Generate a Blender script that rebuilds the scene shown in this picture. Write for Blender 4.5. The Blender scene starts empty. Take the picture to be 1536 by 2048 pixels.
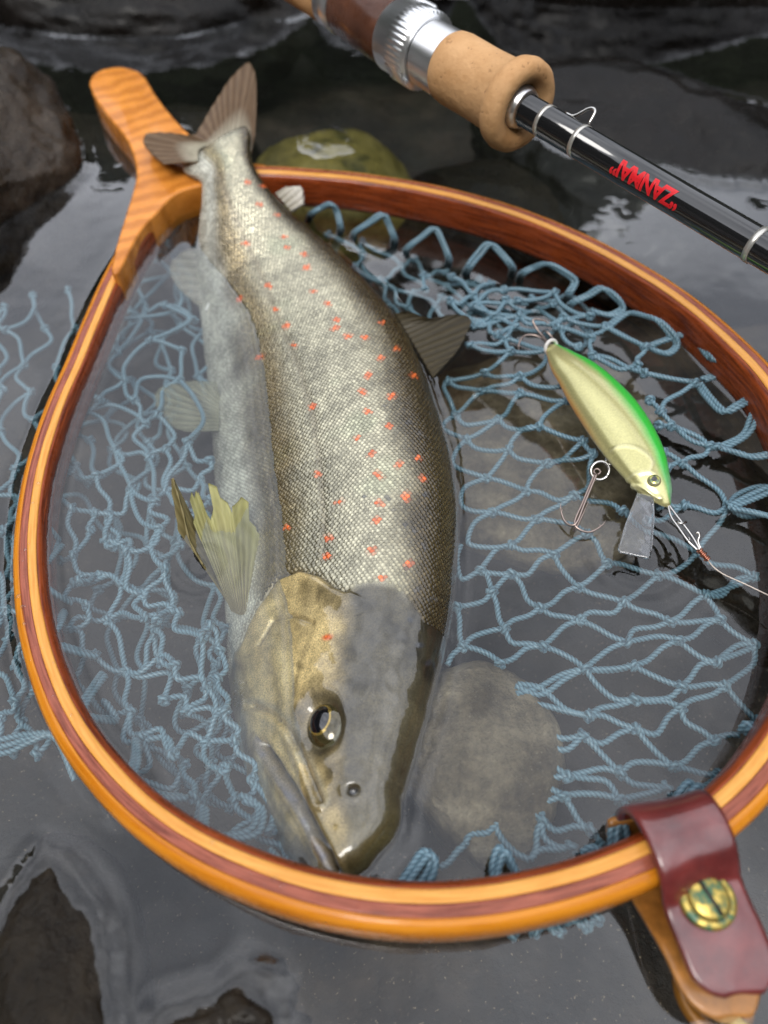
import bpy, bmesh, math, random
import numpy as np
from mathutils import Vector, noise as mnoise
R = math.radians
random.seed(7); rng = np.random.default_rng(7)
scn = bpy.context.scene; COL = scn.collection

# ------------------------------------------------------------------ camera, sky, sun, exposure
CAM_H = 0.18; PITCH = 55.0; FPX = 1536.0
cam_d = bpy.data.cameras.new("camera"); cam = bpy.data.objects.new("camera", cam_d); COL.objects.link(cam)
cam.location = (0, 0, CAM_H); cam.rotation_euler = (R(90 - PITCH), 0, 0)
cam_d.sensor_fit = 'VERTICAL'; cam_d.sensor_height = 36; cam_d.sensor_width = 27; cam_d.lens = 27
cam_d.clip_start = 0.005; cam_d.clip_end = 200
cam_d.dof.use_dof = True; cam_d.dof.focus_distance = 0.205; cam_d.dof.aperture_fstop = 8.5
scn.camera = cam

w = bpy.data.worlds.new("World"); scn.world = w; w.use_nodes = True
wt = w.node_tree; wt.nodes.clear()
sky = wt.nodes.new("ShaderNodeTexSky"); sky.sky_type = 'NISHITA'; sky.sun_disc = False
sky.sun_elevation = R(58); sky.sun_rotation = R(205); sky.air_density = 1; sky.dust_density = 4
bw = wt.nodes.new("ShaderNodeHueSaturation"); bw.inputs["Saturation"].default_value = 0.12
wt.links.new(sky.outputs[0], bw.inputs["Color"])
tc = wt.nodes.new("ShaderNodeTexCoord"); nz = wt.nodes.new("ShaderNodeTexNoise")
nz.inputs["Scale"].default_value = 2.6; nz.inputs["Detail"].default_value = 5
wt.links.new(tc.outputs["Generated"], nz.inputs["Vector"])
cr = wt.nodes.new("ShaderNodeValToRGB")
cr.color_ramp.elements[0].position = 0.36; cr.color_ramp.elements[0].color = (5.0, 5.3, 6.0, 1)
cr.color_ramp.elements[1].position = 0.66; cr.color_ramp.elements[1].color = (12.2, 12.5, 13.3, 1)
wt.links.new(nz.outputs["Fac"], cr.inputs["Fac"])
mx = wt.nodes.new("ShaderNodeMixRGB"); mx.inputs[0].default_value = 0.85          # overcast cloud deck over the clear sky
wt.links.new(bw.outputs[0], mx.inputs[1]); wt.links.new(cr.outputs[0], mx.inputs[2])
bg = wt.nodes.new("ShaderNodeBackground"); bg.inputs["Strength"].default_value = 0.12
wo = wt.nodes.new("ShaderNodeOutputWorld")
wt.links.new(mx.outputs[0], bg.inputs["Color"]); wt.links.new(bg.outputs[0], wo.inputs["Surface"])

sun_d = bpy.data.lights.new("sun", 'SUN'); sun_d.energy = 0.9; sun_d.angle = R(25); sun_d.color = (1, 0.96, 0.9)
sun = bpy.data.objects.new("sun", sun_d); COL.objects.link(sun)
sun.rotation_euler = (R(32), 0, R(-25))

scn.view_settings.view_transform = 'Standard'; scn.view_settings.look = 'None'
scn.view_settings.gamma = 1; scn.view_settings.use_curve_mapping = False
scn.view_settings.exposure = 0.75
scn.render.engine = 'CYCLES'
scn.cycles.use_denoising = True; scn.cycles.max_bounces = 10; scn.cycles.transparent_max_bounces = 16
scn.cycles.glossy_bounces = 5; scn.cycles.diffuse_bounces = 3; scn.cycles.caustics_reflective = False
scn.cycles.caustics_refractive = False; scn.cycles.sample_clamp_indirect = 6

# ------------------------------------------------------------------ pixel <-> world
_c, _s = math.cos(R(90 - PITCH)), math.sin(R(90 - PITCH))
def P(u, v, z=0.0):
    """photo pixel on the horizontal plane at height z -> world point"""
    lx, ly, lz = (u - 768) / FPX, -(v - 1024) / FPX, -1.0
    d = np.array([lx, ly * _c - lz * _s, ly * _s + lz * _c])
    t = (z - CAM_H) / d[2]
    return d * t + np.array([0, 0, CAM_H])
def PP(pts, z=0.0): return np.array([P(p[0], p[1], p[2] if len(p) > 2 else z) for p in pts])
def proj(X):
    """world points (N,3) -> photo pixels"""
    X = np.asarray(X); q = X - np.array([0, 0, CAM_H])
    ly = q[:, 1] * _c + q[:, 2] * _s; lz = -q[:, 1] * _s + q[:, 2] * _c
    return np.stack([768 + FPX * q[:, 0] / -lz, 1024 - FPX * ly / -lz], 1)
def depth(p): return (p[1] * _s - (p[2] - CAM_H) * _c)
def crom(pts, n):
    """smooth curve through the points, n samples, even in arc length"""
    p = np.asarray(pts, float); m = len(p)
    a = np.vstack([2 * p[0] - p[1], p, 2 * p[-1] - p[-2]]); out = []
    for i in range(m - 1):
        t = np.linspace(0, 1, 24, endpoint=False)[:, None]
        p0, p1, p2, p3 = a[i], a[i + 1], a[i + 2], a[i + 3]
        out.append(.5 * (2 * p1 + (p2 - p0) * t + (2 * p0 - 5 * p1 + 4 * p2 - p3) * t ** 2 + (3 * p1 - p0 - 3 * p2 + p3) * t ** 3))
    o = np.vstack(out + [p[-1:]])
    L = np.r_[0, np.cumsum(np.linalg.norm(np.diff(o, axis=0), axis=1))]
    x = np.linspace(0, L[-1], n)
    return np.stack([np.interp(x, L, o[:, k]) for k in range(o.shape[1])], 1)
def clen(p): return np.linalg.norm(np.diff(p, axis=0), axis=1).sum()
def unit(v): v = np.asarray(v, float); return v / (np.linalg.norm(v, axis=-1, keepdims=True) + 1e-12)
def sstep(a, b, x): t = np.clip((x - a) / (b - a), 0, 1); return t * t * (3 - 2 * t)
def polydist(uv, line):
    line = np.asarray(line, float); best = np.full(len(uv), 1e9); side = np.zeros(len(uv)); pos = np.zeros(len(uv))
    for k in range(len(line) - 1):
        a, b = line[k], line[k + 1]; ab = b - a
        t = np.clip(((uv - a) @ ab) / (ab @ ab), 0, 1)
        d = uv - (a + t[:, None] * ab); dist = np.hypot(d[:, 0], d[:, 1])
        m = dist < best; best[m] = dist[m]
        side[m] = np.sign(ab[0] * d[m, 1] - ab[1] * d[m, 0]); pos[m] = (k + t[m]) / (len(line) - 1)
    return best, side, pos

# ------------------------------------------------------------------ object helpers
def empty(name, loc, label, cat, group=None):
    o = bpy.data.objects.new(name, None); COL.objects.link(o); o.location = tuple(float(x) for x in loc); o.empty_display_size = .01
    o["label"] = label; o["category"] = cat
    if group: o["group"] = group
    return o
def mk(name, V, F, mat, parent=None, smooth=True, col=None, label=None, cat=None, group=None, kind=None, uv=None):
    V = np.asarray(V, float)
    me = bpy.data.meshes.new(name); loc = np.zeros(3)
    if parent is None and kind != 'structure': loc = np.array([V[:, 0].mean(), V[:, 1].mean(), V[:, 2].min()])
    me.from_pydata((V - loc).tolist(), [], F if isinstance(F, list) else F.tolist())
    me.update()
    if smooth: me.polygons.foreach_set("use_smooth", np.ones(len(me.polygons), bool))
    if col is not None:
        at = me.color_attributes.new("Col", 'FLOAT_COLOR', 'POINT'); c = np.asarray(col, np.float32)
        if c.shape[1] == 3: c = np.hstack([c, np.zeros((len(c), 1), np.float32)])
        at.data.foreach_set("color", c.ravel())
    o = bpy.data.objects.new(name, me); COL.objects.link(o)
    if mat: me.materials.append(mat)
    if parent is not None:
        o.parent = parent; L = Vector((0, 0, 0)); q = parent
        while q is not None: L += q.location; q = q.parent
        o.location = -L
    else: o.location = loc
    if label: o["label"] = label
    if cat: o["category"] = cat
    if group: o["group"] = group
    if kind: o["kind"] = kind
    return o
def grid_faces(n, m, wrap=False, off=0):
    i, j = np.meshgrid(np.arange(n - 1), np.arange(m if wrap else m - 1), indexing='ij')
    j2 = (j + 1) % m
    f = np.stack([i * m + j, i * m + j2, (i + 1) * m + j2, (i + 1) * m + j], -1).reshape(-1, 4)
    return f + off
def frames(p):
    T = unit(np.gradient(p, axis=0)); n = len(p)
    up = np.array([0, 0, 1.0]) if abs(T[0, 2]) < .9 else np.array([1.0, 0, 0])
    N = np.zeros_like(p); v = up - T[0] * (up @ T[0]); N[0] = v / np.linalg.norm(v)
    for i in range(1, n):
        v = N[i - 1] - T[i] * (N[i - 1] @ T[i]); N[i] = v / (np.linalg.norm(v) + 1e-12)
    return T, N, np.cross(T, N)
def tube(p, r, sides=8, caps=True):
    p = np.asarray(p, float); n = len(p); r = np.broadcast_to(np.asarray(r, float), (n,))
    T, N, B = frames(p); a = np.arange(sides) / sides * 2 * np.pi
    V = p[:, None] + r[:, None, None] * (np.cos(a)[None, :, None] * N[:, None] + np.sin(a)[None, :, None] * B[:, None])
    V = V.reshape(-1, 3); F = grid_faces(n, sides, True).tolist()
    if caps: F += [list(range(sides))[::-1], [(n - 1) * sides + k for k in range(sides)]]
    return V, F
class Mesh:
    def __init__(s): s.V = []; s.F = []; s.C = []; s.n = 0
    def add(s, V, F, C=None):
        V = np.asarray(V, float)
        s.F += [[int(i) + s.n for i in f] for f in F]
        s.V.append(V); s.n += len(V)
        if C is not None: s.C.append(np.broadcast_to(np.asarray(C, float), (len(V), len(np.atleast_2d(C)[0]))))
    def build(s, name, mat, parent=None, **k):
        return mk(name, np.vstack(s.V), s.F, mat, parent, col=np.vstack(s.C) if s.C else None, **k)
def box(c, ax, ay, az, hx, hy, hz):
    V = [np.asarray(c) + sx * hx * ax + sy * hy * ay + sz * hz * az for sx in (-1, 1) for sy in (-1, 1) for sz in (-1, 1)]
    return np.array(V), [[0, 1, 3, 2], [4, 6, 7, 5], [0, 4, 5, 1], [2, 3, 7, 6], [0, 2, 6, 4], [1, 5, 7, 3]]
def add_bevel(o, wd, seg=2):
    m = o.modifiers.new("bevel", 'BEVEL'); m.width = wd; m.segments = seg; m.limit_method = 'ANGLE'; return o

# ------------------------------------------------------------------ materials
def mat(name): 
    m = bpy.data.materials.new(name); m.use_nodes = True; nt = m.node_tree
    return m, nt, nt.nodes["Principled BSDF"]
def nd(nt, t, **k):
    n = nt.nodes.new(t)
    for a, b in k.items():
        if a in n.inputs: n.inputs[a].default_value = b
        else: setattr(n, a, b)
    return n
def ramp(nt, src, stops):
    r = nt.nodes.new("ShaderNodeValToRGB"); e = r.color_ramp.elements
    while len(e) < len(stops): e.new(.5)
    for q, (p, c) in zip(e, stops): q.position = p; q.color = (*c, 1) if len(c) == 3 else c
    nt.links.new(src, r.inputs["Fac"]); return r.outputs["Color"]
def objco(nt, scale=(1, 1, 1), rot=(0, 0, 0)):
    t = nt.nodes.new("ShaderNodeNewGeometry"); m = nt.nodes.new("ShaderNodeMapping")
    m.inputs["Scale"].default_value = scale; m.inputs["Rotation"].default_value = rot
    nt.links.new(t.outputs["Position"], m.inputs["Vector"]); return m.outputs[0]
def noise(nt, vec, scale, detail=4, rough=.55, dist=0):
    n = nd(nt, "ShaderNodeTexNoise", Scale=scale, Detail=detail, Roughness=rough, Distortion=dist)
    nt.links.new(vec, n.inputs["Vector"]); return n.outputs["Fac"]
def bump(nt, h, strength=.3, dist=.001, normal=None):
    b = nd(nt, "ShaderNodeBump", Strength=strength, Distance=dist); nt.links.new(h, b.inputs["Height"])
    if normal: nt.links.new(normal, b.inputs["Normal"])
    return b.outputs["Normal"]
def simple(name, c, rough=.4, metal=0, coat=0, nscale=0, namp=.25, bstr=0, spec=.5, stretch=(1, 1, 1)):
    m, nt, b = mat(name)
    b.inputs["Roughness"].default_value = rough; b.inputs["Metallic"].default_value = metal
    b.inputs["Coat Weight"].default_value = coat; b.inputs["Coat Roughness"].default_value = .05
    b.inputs["Specular IOR Level"].default_value = spec
    if nscale:
        f = noise(nt, objco(nt, stretch), nscale, 5, .6)
        lo = tuple(x * (1 - namp) for x in c); hi = tuple(min(1, x * (1 + namp)) for x in c)
        nt.links.new(ramp(nt, f, [(.3, lo), (.7, hi)]), b.inputs["Base Color"])
        if bstr: nt.links.new(bump(nt, f, bstr), b.inputs["Normal"])
    else: b.inputs["Base Color"].default_value = (*c, 1)
    return m

def vcol_mat(name, rough=.3, coat=.0, nscale=900, namp=.3, metal_from_alpha=True, bstr=.12, coatr=.08, coatior=1.5):
    m, nt, b = mat(name)
    a = nt.nodes.new("ShaderNodeVertexColor"); a.layer_name = "Col"
    f = noise(nt, objco(nt), nscale, 3, .6)
    mul = nd(nt, "ShaderNodeMixRGB", blend_type='MULTIPLY'); mul.inputs[0].default_value = 1
    nt.links.new(a.outputs["Color"], mul.inputs[1])
    nt.links.new(ramp(nt, f, [(.3, (1 - namp,) * 3), (.7, (1 + namp,) * 3)]), mul.inputs[2])
    nt.links.new(mul.outputs[0], b.inputs["Base Color"])
    if metal_from_alpha: nt.links.new(a.outputs["Alpha"], b.inputs["Metallic"])
    b.inputs["Roughness"].default_value = rough; b.inputs["Coat Weight"].default_value = coat
    b.inputs["Coat Roughness"].default_value = coatr; b.inputs["Coat IOR"].default_value = coatior
    if bstr: nt.links.new(bump(nt, f, bstr, .0004), b.inputs["Normal"])
    return m

def rock_mat(name, cols, scale=40, rough=(.12, .55), bstr=.6, coat=.3, speck=None, spec=.35):
    m, nt, b = mat(name); co = objco(nt)
    f1 = noise(nt, co, scale, 8, .62); f2 = noise(nt, co, scale * 6, 6, .65); f3 = noise(nt, co, scale * 30, 4, .6)
    base = ramp(nt, f1, cols)
    mul = nd(nt, "ShaderNodeMixRGB", blend_type='MULTIPLY'); mul.inputs[0].default_value = 1
    nt.links.new(base, mul.inputs[1]); nt.links.new(ramp(nt, f2, [(.25, (.55,) * 3), (.75, (1.4,) * 3)]), mul.inputs[2])
    out = mul.outputs[0]
    if speck:
        mm = nd(nt, "ShaderNodeMixRGB"); nt.links.new(out, mm.inputs[1]); mm.inputs[2].default_value = (*speck, 1)
        nt.links.new(ramp(nt, f3, [(.63, (0, 0, 0)), (.72, (.8, .8, .8))]), mm.inputs[0]); out = mm.outputs[0]
    nt.links.new(out, b.inputs["Base Color"])
    nt.links.new(ramp(nt, f2, [(.35, (rough[0],) * 3), (.7, (rough[1],) * 3)]), b.inputs["Roughness"])
    b.inputs["Coat Weight"].default_value = coat; b.inputs["Coat Roughness"].default_value = .1; b.inputs["Specular IOR Level"].default_value = spec
    n1 = bump(nt, f2, bstr, .0025); nt.links.new(bump(nt, f3, bstr * .5, .0006, n1), b.inputs["Normal"])
    return m

M = {}
M['bed'] = rock_mat("bed_silt", [(.36, (.006, .004, .0025)), (.52, (.021, .015, .0095)), (.66, (.052, .038, .026))], 30, (.5, .8), .6, 0, speck=(.26, .20, .13))
M['rock_dark'] = rock_mat("wet_dark_rock", [(.3, (.002, .0015, .001)), (.55, (.0055, .004, .003)), (.8, (.016, .013, .0115))], 30, (.10, .36), .5, .10, spec=.16)
M['rock_brown'] = rock_mat("wet_brown_rock", [(.3, (.010, .006, .003)), (.5, (.030, .019, .010)), (.75, (.075, .055, .038))], 45, (.10, .45), 1.0, .2, spec=.3)
M['rock_moss'] = rock_mat("algae_stone", [(.36, (.045, .045, .006)), (.46, (.22, .18, .04)), (.7, (.38, .31, .10))], 32, (.4, .7), .5, .1)
M['rock_grey'] = rock_mat("grey_stone", [(.36, (.10, .074, .042)), (.52, (.24, .19, .12)), (.66, (.38, .31, .21))], 70, (.5, .8), 1.2, 0, speck=(.50, .42, .30))
M['rock_low'] = rock_mat("wet_low_rock", [(.3, (.006, .004, .002)), (.55, (.018, .0125, .0065)), (.8, (.040, .030, .019))], 60, (.2, .55), .7, .10, spec=.2)
M['forest'] = simple("forest_green", (.014, .017, .010), .95, nscale=.9, namp=.6, spec=.1)

# water surface: clear with a mirror film that follows Fresnel
m, nt, b = mat("stream_water"); nt.nodes.remove(b); out = nt.nodes["Material Output"]
co = objco(nt)
f = noise(nt, co, 26, 3, .5); f2 = noise(nt, co, 7, 2, .5)
nn = bump(nt, f, .5, .0010); nn = bump(nt, f2, .6, .004, nn)
fr0 = nd(nt, "ShaderNodeFresnel", IOR=1.33); nt.links.new(nn, fr0.inputs["Normal"])
fr = nd(nt, "ShaderNodeMath", operation='MULTIPLY', use_clamp=True); fr.inputs[1].default_value = 3.0; nt.links.new(fr0.outputs[0], fr.inputs[0])
tr = nt.nodes.new("ShaderNodeBsdfTransparent"); tr.inputs[0].default_value = (.90, .925, .915, 1)
gl = nd(nt, "ShaderNodeBsdfGlossy", Roughness=.015); gl.inputs["Color"].default_value = (.98, .985, 1, 1); nt.links.new(nn, gl.inputs["Normal"])
ms = nt.nodes.new("ShaderNodeMixShader"); nt.links.new(fr.outputs[0], ms.inputs[0])
nt.links.new(tr.outputs[0], ms.inputs[1]); nt.links.new(gl.outputs[0], ms.inputs[2]); nt.links.new(ms.outputs[0], out.inputs["Surface"])
M['water'] = m

# ------------------------------------------------------------------ setting
def warp(n, lim, k):
    t = np.linspace(-1, 1, n); return np.sinh(k * t) / math.sinh(k) * lim
def fbm(x, y, z=0, o=4): return mnoise.fractal((x, y, z), 1.0, 2.0, o)
n = 220
xs = warp(n, 40, 6.0); ys = warp(n, 40, 6.0) + .3
V = []
for x in xs:
    for y in ys:
        r = math.hypot(x, y - .3)
        z = -.047 + .010 * fbm(x * 9, y * 9) * min(1, 1.5) + .004 * fbm(x * 40, y * 40, 3)
        z -= .03 * sstep(.4, 1.2, r)
        z += 1.2 * sstep(4.2, 7.5, abs(x)) * (1 + .2 * fbm(x, y, 9))
        V.append((x, y, z))
mk("stream_bed", V, grid_faces(n, n)[:, ::-1], M['bed'], kind='structure')
# forested valley sides, beyond the frame but mirrored in the water and on the wet fish
na, nr = 240, 14; V = []
for i in range(nr):
    t = i / (nr - 1)
    for j in range(na):
        a = j / na * 2 * math.pi
        az = 90 - math.degrees(a) if a < 1.5 * math.pi else 450 - math.degrees(a)
        el = 29 + 9 * math.exp(-((az - 6) / 15) ** 2) + 10 * sstep(-35, -80, az) + 4 * sstep(40, 80, az) + 3 * fbm(math.cos(a) * 2.2, math.sin(a) * 2.2) + 8 * max(0, -math.sin(a)) ** 2  # unseen treeline, raised by direction to darken the reflections on water and fish
        el += 3.0 * fbm(math.cos(a) * 14, math.sin(a) * 14, 5)
        rr = 8 + 10 * t + .6 * fbm(a * 9, t * 6)
        V.append((rr * math.cos(a), rr * math.sin(a), -.2 + (18 * math.tan(R(el))) * t ** 1.15 + .5 * fbm(math.cos(a) * 18, math.sin(a) * 18, t * 8)))
mk("hills", V, grid_faces(nr, na, True)[:, ::-1], M['forest'], kind='structure')

def boulder(name, label, uvz, rad, material, seed=0, rot=0, sub=5, rough=.22, flat=.0, cat="rock", group=None, tilt=(0, 0)):
    bm = bmesh.new(); bmesh.ops.create_icosphere(bm, subdivisions=sub, radius=1.0)
    V = np.array([v.co for v in bm.verts]); F = [[v.index for v in f.verts] for f in bm.faces]; bm.free()
    rs = np.random.default_rng(seed)
    for k in range(7):                                    # worn flat facets
        d = unit(rs.normal(size=3)); lim = .72 + .2 * rs.random()
        h = V @ d; V = V - np.outer(np.maximum(0, h - lim) * .8, d)
    if flat: V[:, 2] = np.where(V[:, 2] > 0, flat * np.tanh(V[:, 2] / flat), V[:, 2])
    o = rs.random(3) * 50
    D = np.array([mnoise.fractal(Vector(v * 1.3 + o), 1.0, 2.0, 5) for v in V])
    D2 = np.array([mnoise.fractal(Vector(v * 7 + o), 1.0, 2.0, 3) for v in V])
    V = V * (1 + rough * D + .02 * D2)[:, None]
    V = V * np.array(rad)
    def rx(V, a): c, s = math.cos(a), math.sin(a); return np.stack([V[:, 0], V[:, 1] * c - V[:, 2] * s, V[:, 1] * s + V[:, 2] * c], 1)
    def ry(V, a): c, s = math.cos(a), math.sin(a); return np.stack([V[:, 0] * c + V[:, 2] * s, V[:, 1], -V[:, 0] * s + V[:, 2] * c], 1)
    V = ry(rx(V, R(tilt[0])), R(tilt[1]))
    c, s = math.cos(R(rot)), math.sin(R(rot))
    V = np.stack([V[:, 0] * c - V[:, 1] * s, V[:, 0] * s + V[:, 1] * c, V[:, 2]], 1) + P(uvz[0], uvz[1], 0) * [1, 1, 0] + [0, 0, uvz[2]]
    return mk(name, V, F, material, label=label, cat=cat, group=group)

boulder("boulder", "rough brown wet boulder rising from the water beside the net handle", (-70, 330, -.012), (.048, .066, .052), M['rock_brown'], 3, 8, 6, .14)
boulder("boulder", "long black wet boulder behind the handle of the net", (210, -10, -.02), (.115, .05, .055), M['rock_dark'], 5, -4, 6, .12)
boulder("boulder", "broad dark grey wet boulder under the black rod blank", (1370, 250, -.034), (.098, .085, .050), M['rock_dark'], 11, -20, 6, .12, tilt=(-4, 6))
boulder("boulder", "black boulder standing behind the broad boulder under the rod", (1380, -55, -.01), (.13, .05, .06), M['rock_dark'], 14, 4, 6, .12)
boulder("boulder", "low dark brown boulder under the wooden reel seat", (760, -70, -.01), (.06, .045, .055), M['rock_dark'], 17, 0, 6, .14)
boulder("stone", "round olive stone with yellow green algae lying behind the hoop and tail", (655, 286, -.0315), (.041, .040, .031), M['rock_moss'], 21, 10, 5, .06)
boulder("stone", "dark brown sunken stone between the rod grip and the hoop", (1000, 330, -.040), (.05, .05, .032), M['rock_low'], 23, 10, 5, .1)
boulder("stone", "flat grey brown sunken stone beside the trout's head", (974, 1488, -.0150), (.0200, .0260, .0190), M['rock_grey'], 29, -6, 5, .08, flat=.8)
boulder("stone", "pointed brown wet stone outside the hoop below the trout's head", (88, 1960, -.010), (.0185, .030, .0215), M['rock_low'], 31, 18, 5, .12, flat=.8)
boulder("stone", "added low dark stone standing in for a dark reflection outside the hoop", (440, 2035, -.0075), (.017, .010, .0098), M['rock_low'], 37, 8, 5, .3)  # added stone in place of a dark reflection on the water
boulder("stone", "added amber brown sunken stone standing in for a brown reflection beside the lure", (1480, 960, -.03), (.03, .045, .02), M['rock_low'], 41, 20, 5, .12)  # added to give the dark brown reflection under the net
boulder("stone", "grey brown sunken stone under the tail of the lure", (1120, 790, -.031), (.05, .05, .022), M['rock_grey'], 43, 30, 5, .1, flat=.6)
boulder("stone", "small brown sunken stone between the boulder and the net handle", (390, 190, -.03), (.03, .026, .024), M['rock_low'], 47, 0, 5, .1)

# ------------------------------------------------------------------ landing net: hoop, handle
def wood(name, cols, scale, stretch, rough=.3, coat=.7, wave=None, bs=.05, rot=(0, 0, 0), grain=False):
    m, nt, b = mat(name); co = objco(nt, stretch, rot)
    if grain:
        at = nt.nodes.new("ShaderNodeVertexColor"); at.layer_name = "Col"; mp = nt.nodes.new("ShaderNodeMapping"); mp.inputs["Scale"].default_value = (.05, 1, 1)
        nt.links.new(at.outputs["Color"], mp.inputs["Vector"]); co = mp.outputs[0]
    f = noise(nt, co, scale, 6, .6, .4); src = f
    base = ramp(nt, f, cols)
    if wave:
        wv = nd(nt, "ShaderNodeTexWave", Scale=wave, Distortion=5.0, Detail=3, **{"Detail Scale": 1.6})
        nt.links.new(objco(nt, (1, 1, 1), rot), wv.inputs["Vector"])
        mul = nd(nt, "ShaderNodeMixRGB", blend_type='MULTIPLY'); mul.inputs[0].default_value = 1
        nt.links.new(base, mul.inputs[1]); nt.links.new(ramp(nt, wv.outputs["Fac"], [(.1, (.80, .74, .66)), (.8, (1.08, 1.08, 1.08))]), mul.inputs[2]); base = mul.outputs[0]
    nt.links.new(base, b.inputs["Base Color"])
    f2 = noise(nt, objco(nt), 300, 3)
    nt.links.new(ramp(nt, f2, [(.3, (rough * .7,) * 3), (.7, (rough * 1.3,) * 3)]), b.inputs["Roughness"])
    b.inputs["Coat Weight"].default_value = coat * .35; b.inputs["Coat Roughness"].default_value = .08; b.inputs["Specular IOR Level"].default_value = .25
    nt.links.new(bump(nt, f, bs, .0004), b.inputs["Normal"])
    return m
M['w_mahog'] = wood("mahogany", [(.36, (.10, .016, .004)), (.6, (.33, .066, .016))], 1300, (1, 1, 9), grain=True, bs=.3)
M['w_yellow'] = wood("maple_strip", [(.34, (.66, .27, .042)), (.6, (.82, .39, .085))], 1500, (1, 1, 1), grain=True, bs=.2)
M['w_red'] = wood("rosewood_strip", [(.36, (.17, .040, .022)), (.62, (.40, .115, .066))], 1800, (1, 1, 1), grain=True, bs=.3)
M['w_orange'] = wood("amber_strip", [(.34, (.48, .145, .006)), (.62, (.68, .25, .017))], 900, (1, 1, 3), grain=True, bs=.2)
M['w_handle'] = wood("flame_maple", [(.3, (.60, .21, .030)), (.7, (.78, .30, .055))], 40, (1, 1, 1), .28, .8, wave=42, rot=(0, 0, R(62)))

net = empty("landing_net", P(860, 1100, -.02), "wooden landing net with laminated hoop and blue cord bag holding the trout", "landing net")
HOOP = [(300,420,0.0075),(255,490,0.0070),(215,565,0.0060),(180,645,0.0055),(147,725,0.0050),(114,800,0.0050),(86,880,0.0050),(66,960,0.0045),(54,1050,0.0045),(52,1130,0.0045),(60,1220,0.0045),(80,1310,0.0045),(113,1400,0.0050),(158,1480,0.0050),(213,1550,0.0072),(278,1615,0.0093),(356,1672,0.0112),(445,1720,0.0130),(545,1760,0.0146),(650,1790,0.0161),(760,1808,0.0175),(870,1813,0.0175),(980,1805,0.0175),(1090,1785,0.0175),(1190,1757,0.0175),(1290,1718,0.0175),(1380,1670,0.0175),(1462,1607,0.0175),(1530,1535,0.0175),(1592,1440,0.0175),(1640,1320,0.0175),(1662,1190,0.0175),(1655,1060,0.0175),(1625,940,0.0175),(1585,828,0.0175),(1530,742,0.0175),(1450,662,0.0175),(1380,603,0.0162),(1300,549,0.0159),(1200,493,0.0156),(1100,447,0.0153),(1000,411,0.0150),(900,384,0.0147),(800,364,0.0144),(700,350,0.0141),(600,342,0.0138),(520,338,0.0135),(440,342,0.0132)]
hp = crom(PP(HOOP), 420); HT = unit(np.gradient(hp, axis=0) * [1, 1, 0]); HI = np.stack([-HT[:, 1], HT[:, 0], 0 * HT[:, 0]], 1)   # inward (path runs counter-clockwise)
hs = np.linspace(0, 1, len(hp))
HW = np.interp(hs, [0, .06, .2, .35, .55, .75, 1], [.0042, .0041, .0043, .0049, .0052, .0044, .0039])       # half width
HH = .0138
def glue(x, k):
    if abs(x) > .95: return np.full(len(hp), x)
    return x + .035 * np.array([mnoise.fractal(Vector((q * 14, k * 9.1, 0)), 1.0, 2.0, 4) for q in hs])
def lam(x0, x1, name, material, proud, label):
    k = 7; rnd = .0042; a0 = glue(x0, round(x0, 1)) + .003; a1 = glue(x1, round(x1, 1)) - .003
    xx = a0[:, None] + (a1 - a0)[:, None] * np.linspace(0, 1, k)[None]
    top = (1 - np.abs(np.clip(xx, -.995, .995)) ** 3.2) ** (1 / 2.6)
    wob = .00010 * np.array([mnoise.fractal(Vector((q * 40, x0 * 7, 3)), 1.0, 2.0, 3) for q in hs])[:, None]
    px_ = np.hstack([xx, xx[:, ::-1]]); pz_ = np.hstack([-rnd * (1 - top) + proud + wob, (-HH + rnd * (1 - top) - proud)[:, ::-1]]); m = 2 * k
    V = hp[:, None] - HI[:, None] * (px_ * HW[:, None])[..., None] + np.array([0, 0, 1]) * pz_[..., None]
    V = V.reshape(-1, 3); F = grid_faces(len(hp), m, True).tolist() + [list(range(m))[::-1], [(len(hp) - 1) * m + q for q in range(m)]]
    sl_ = np.repeat(hs * clen(hp), m); C = np.stack([sl_, (px_ * HW[:, None]).ravel(), pz_.ravel()], 1)          # grain coordinates along the strip
    mk(name, V, F, material, net, label=label, col=C)
lam(-.99, -.62, "hoop_lamination", M['w_mahog'], 0, "dark red inner strip of the hoop")
lam(-.615, -.10, "hoop_lamination", M['w_yellow'], .0001, "pale yellow strip of the hoop")
lam(-.095, .40, "hoop_lamination", M['w_red'], .00002, "reddish brown strip of the hoop")
lam(.405, .99, "hoop_lamination", M['w_orange'], .0001, "amber outer strip of the hoop")

HANDLE = [(178,166),(184,150),(205,138),(240,133),(272,140),(290,154),(310,187),(340,226),(378,266),(425,300),(470,322),(530,328),(532,352),(450,362),(395,372),(350,388),(318,420),(285,455),(262,495),(236,545),(222,540),(232,490),(252,425),(268,372),(272,345),(266,308),(248,270),(215,230),(188,192)]
hz = lambda u, v: .0098 + .004 * sstep(330, 130, v)
hpts = crom(np.array([P(u, v, hz(u, v)) for u, v in HANDLE + HANDLE[:1]]), 140)[:-1]
bm = bmesh.new(); vs = [bm.verts.new(p) for p in hpts]; f = bm.faces.new(vs)
ret = bmesh.ops.extrude_face_region(bm, geom=[f]); up = [e for e in ret['geom'] if isinstance(e, bmesh.types.BMVert)]
for v in up: v.co.z -= .013
bmesh.ops.recalc_face_normals(bm, faces=bm.faces)
V = np.array([v.co for v in bm.verts]); bm.verts.index_update(); F = [[v.index for v in q.verts] for q in bm.faces]; bm.free()
add_bevel(mk("handle", V, F, M['w_handle'], net, smooth=True, label="amber handle of figured flame maple"), .0032, 4)

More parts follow.
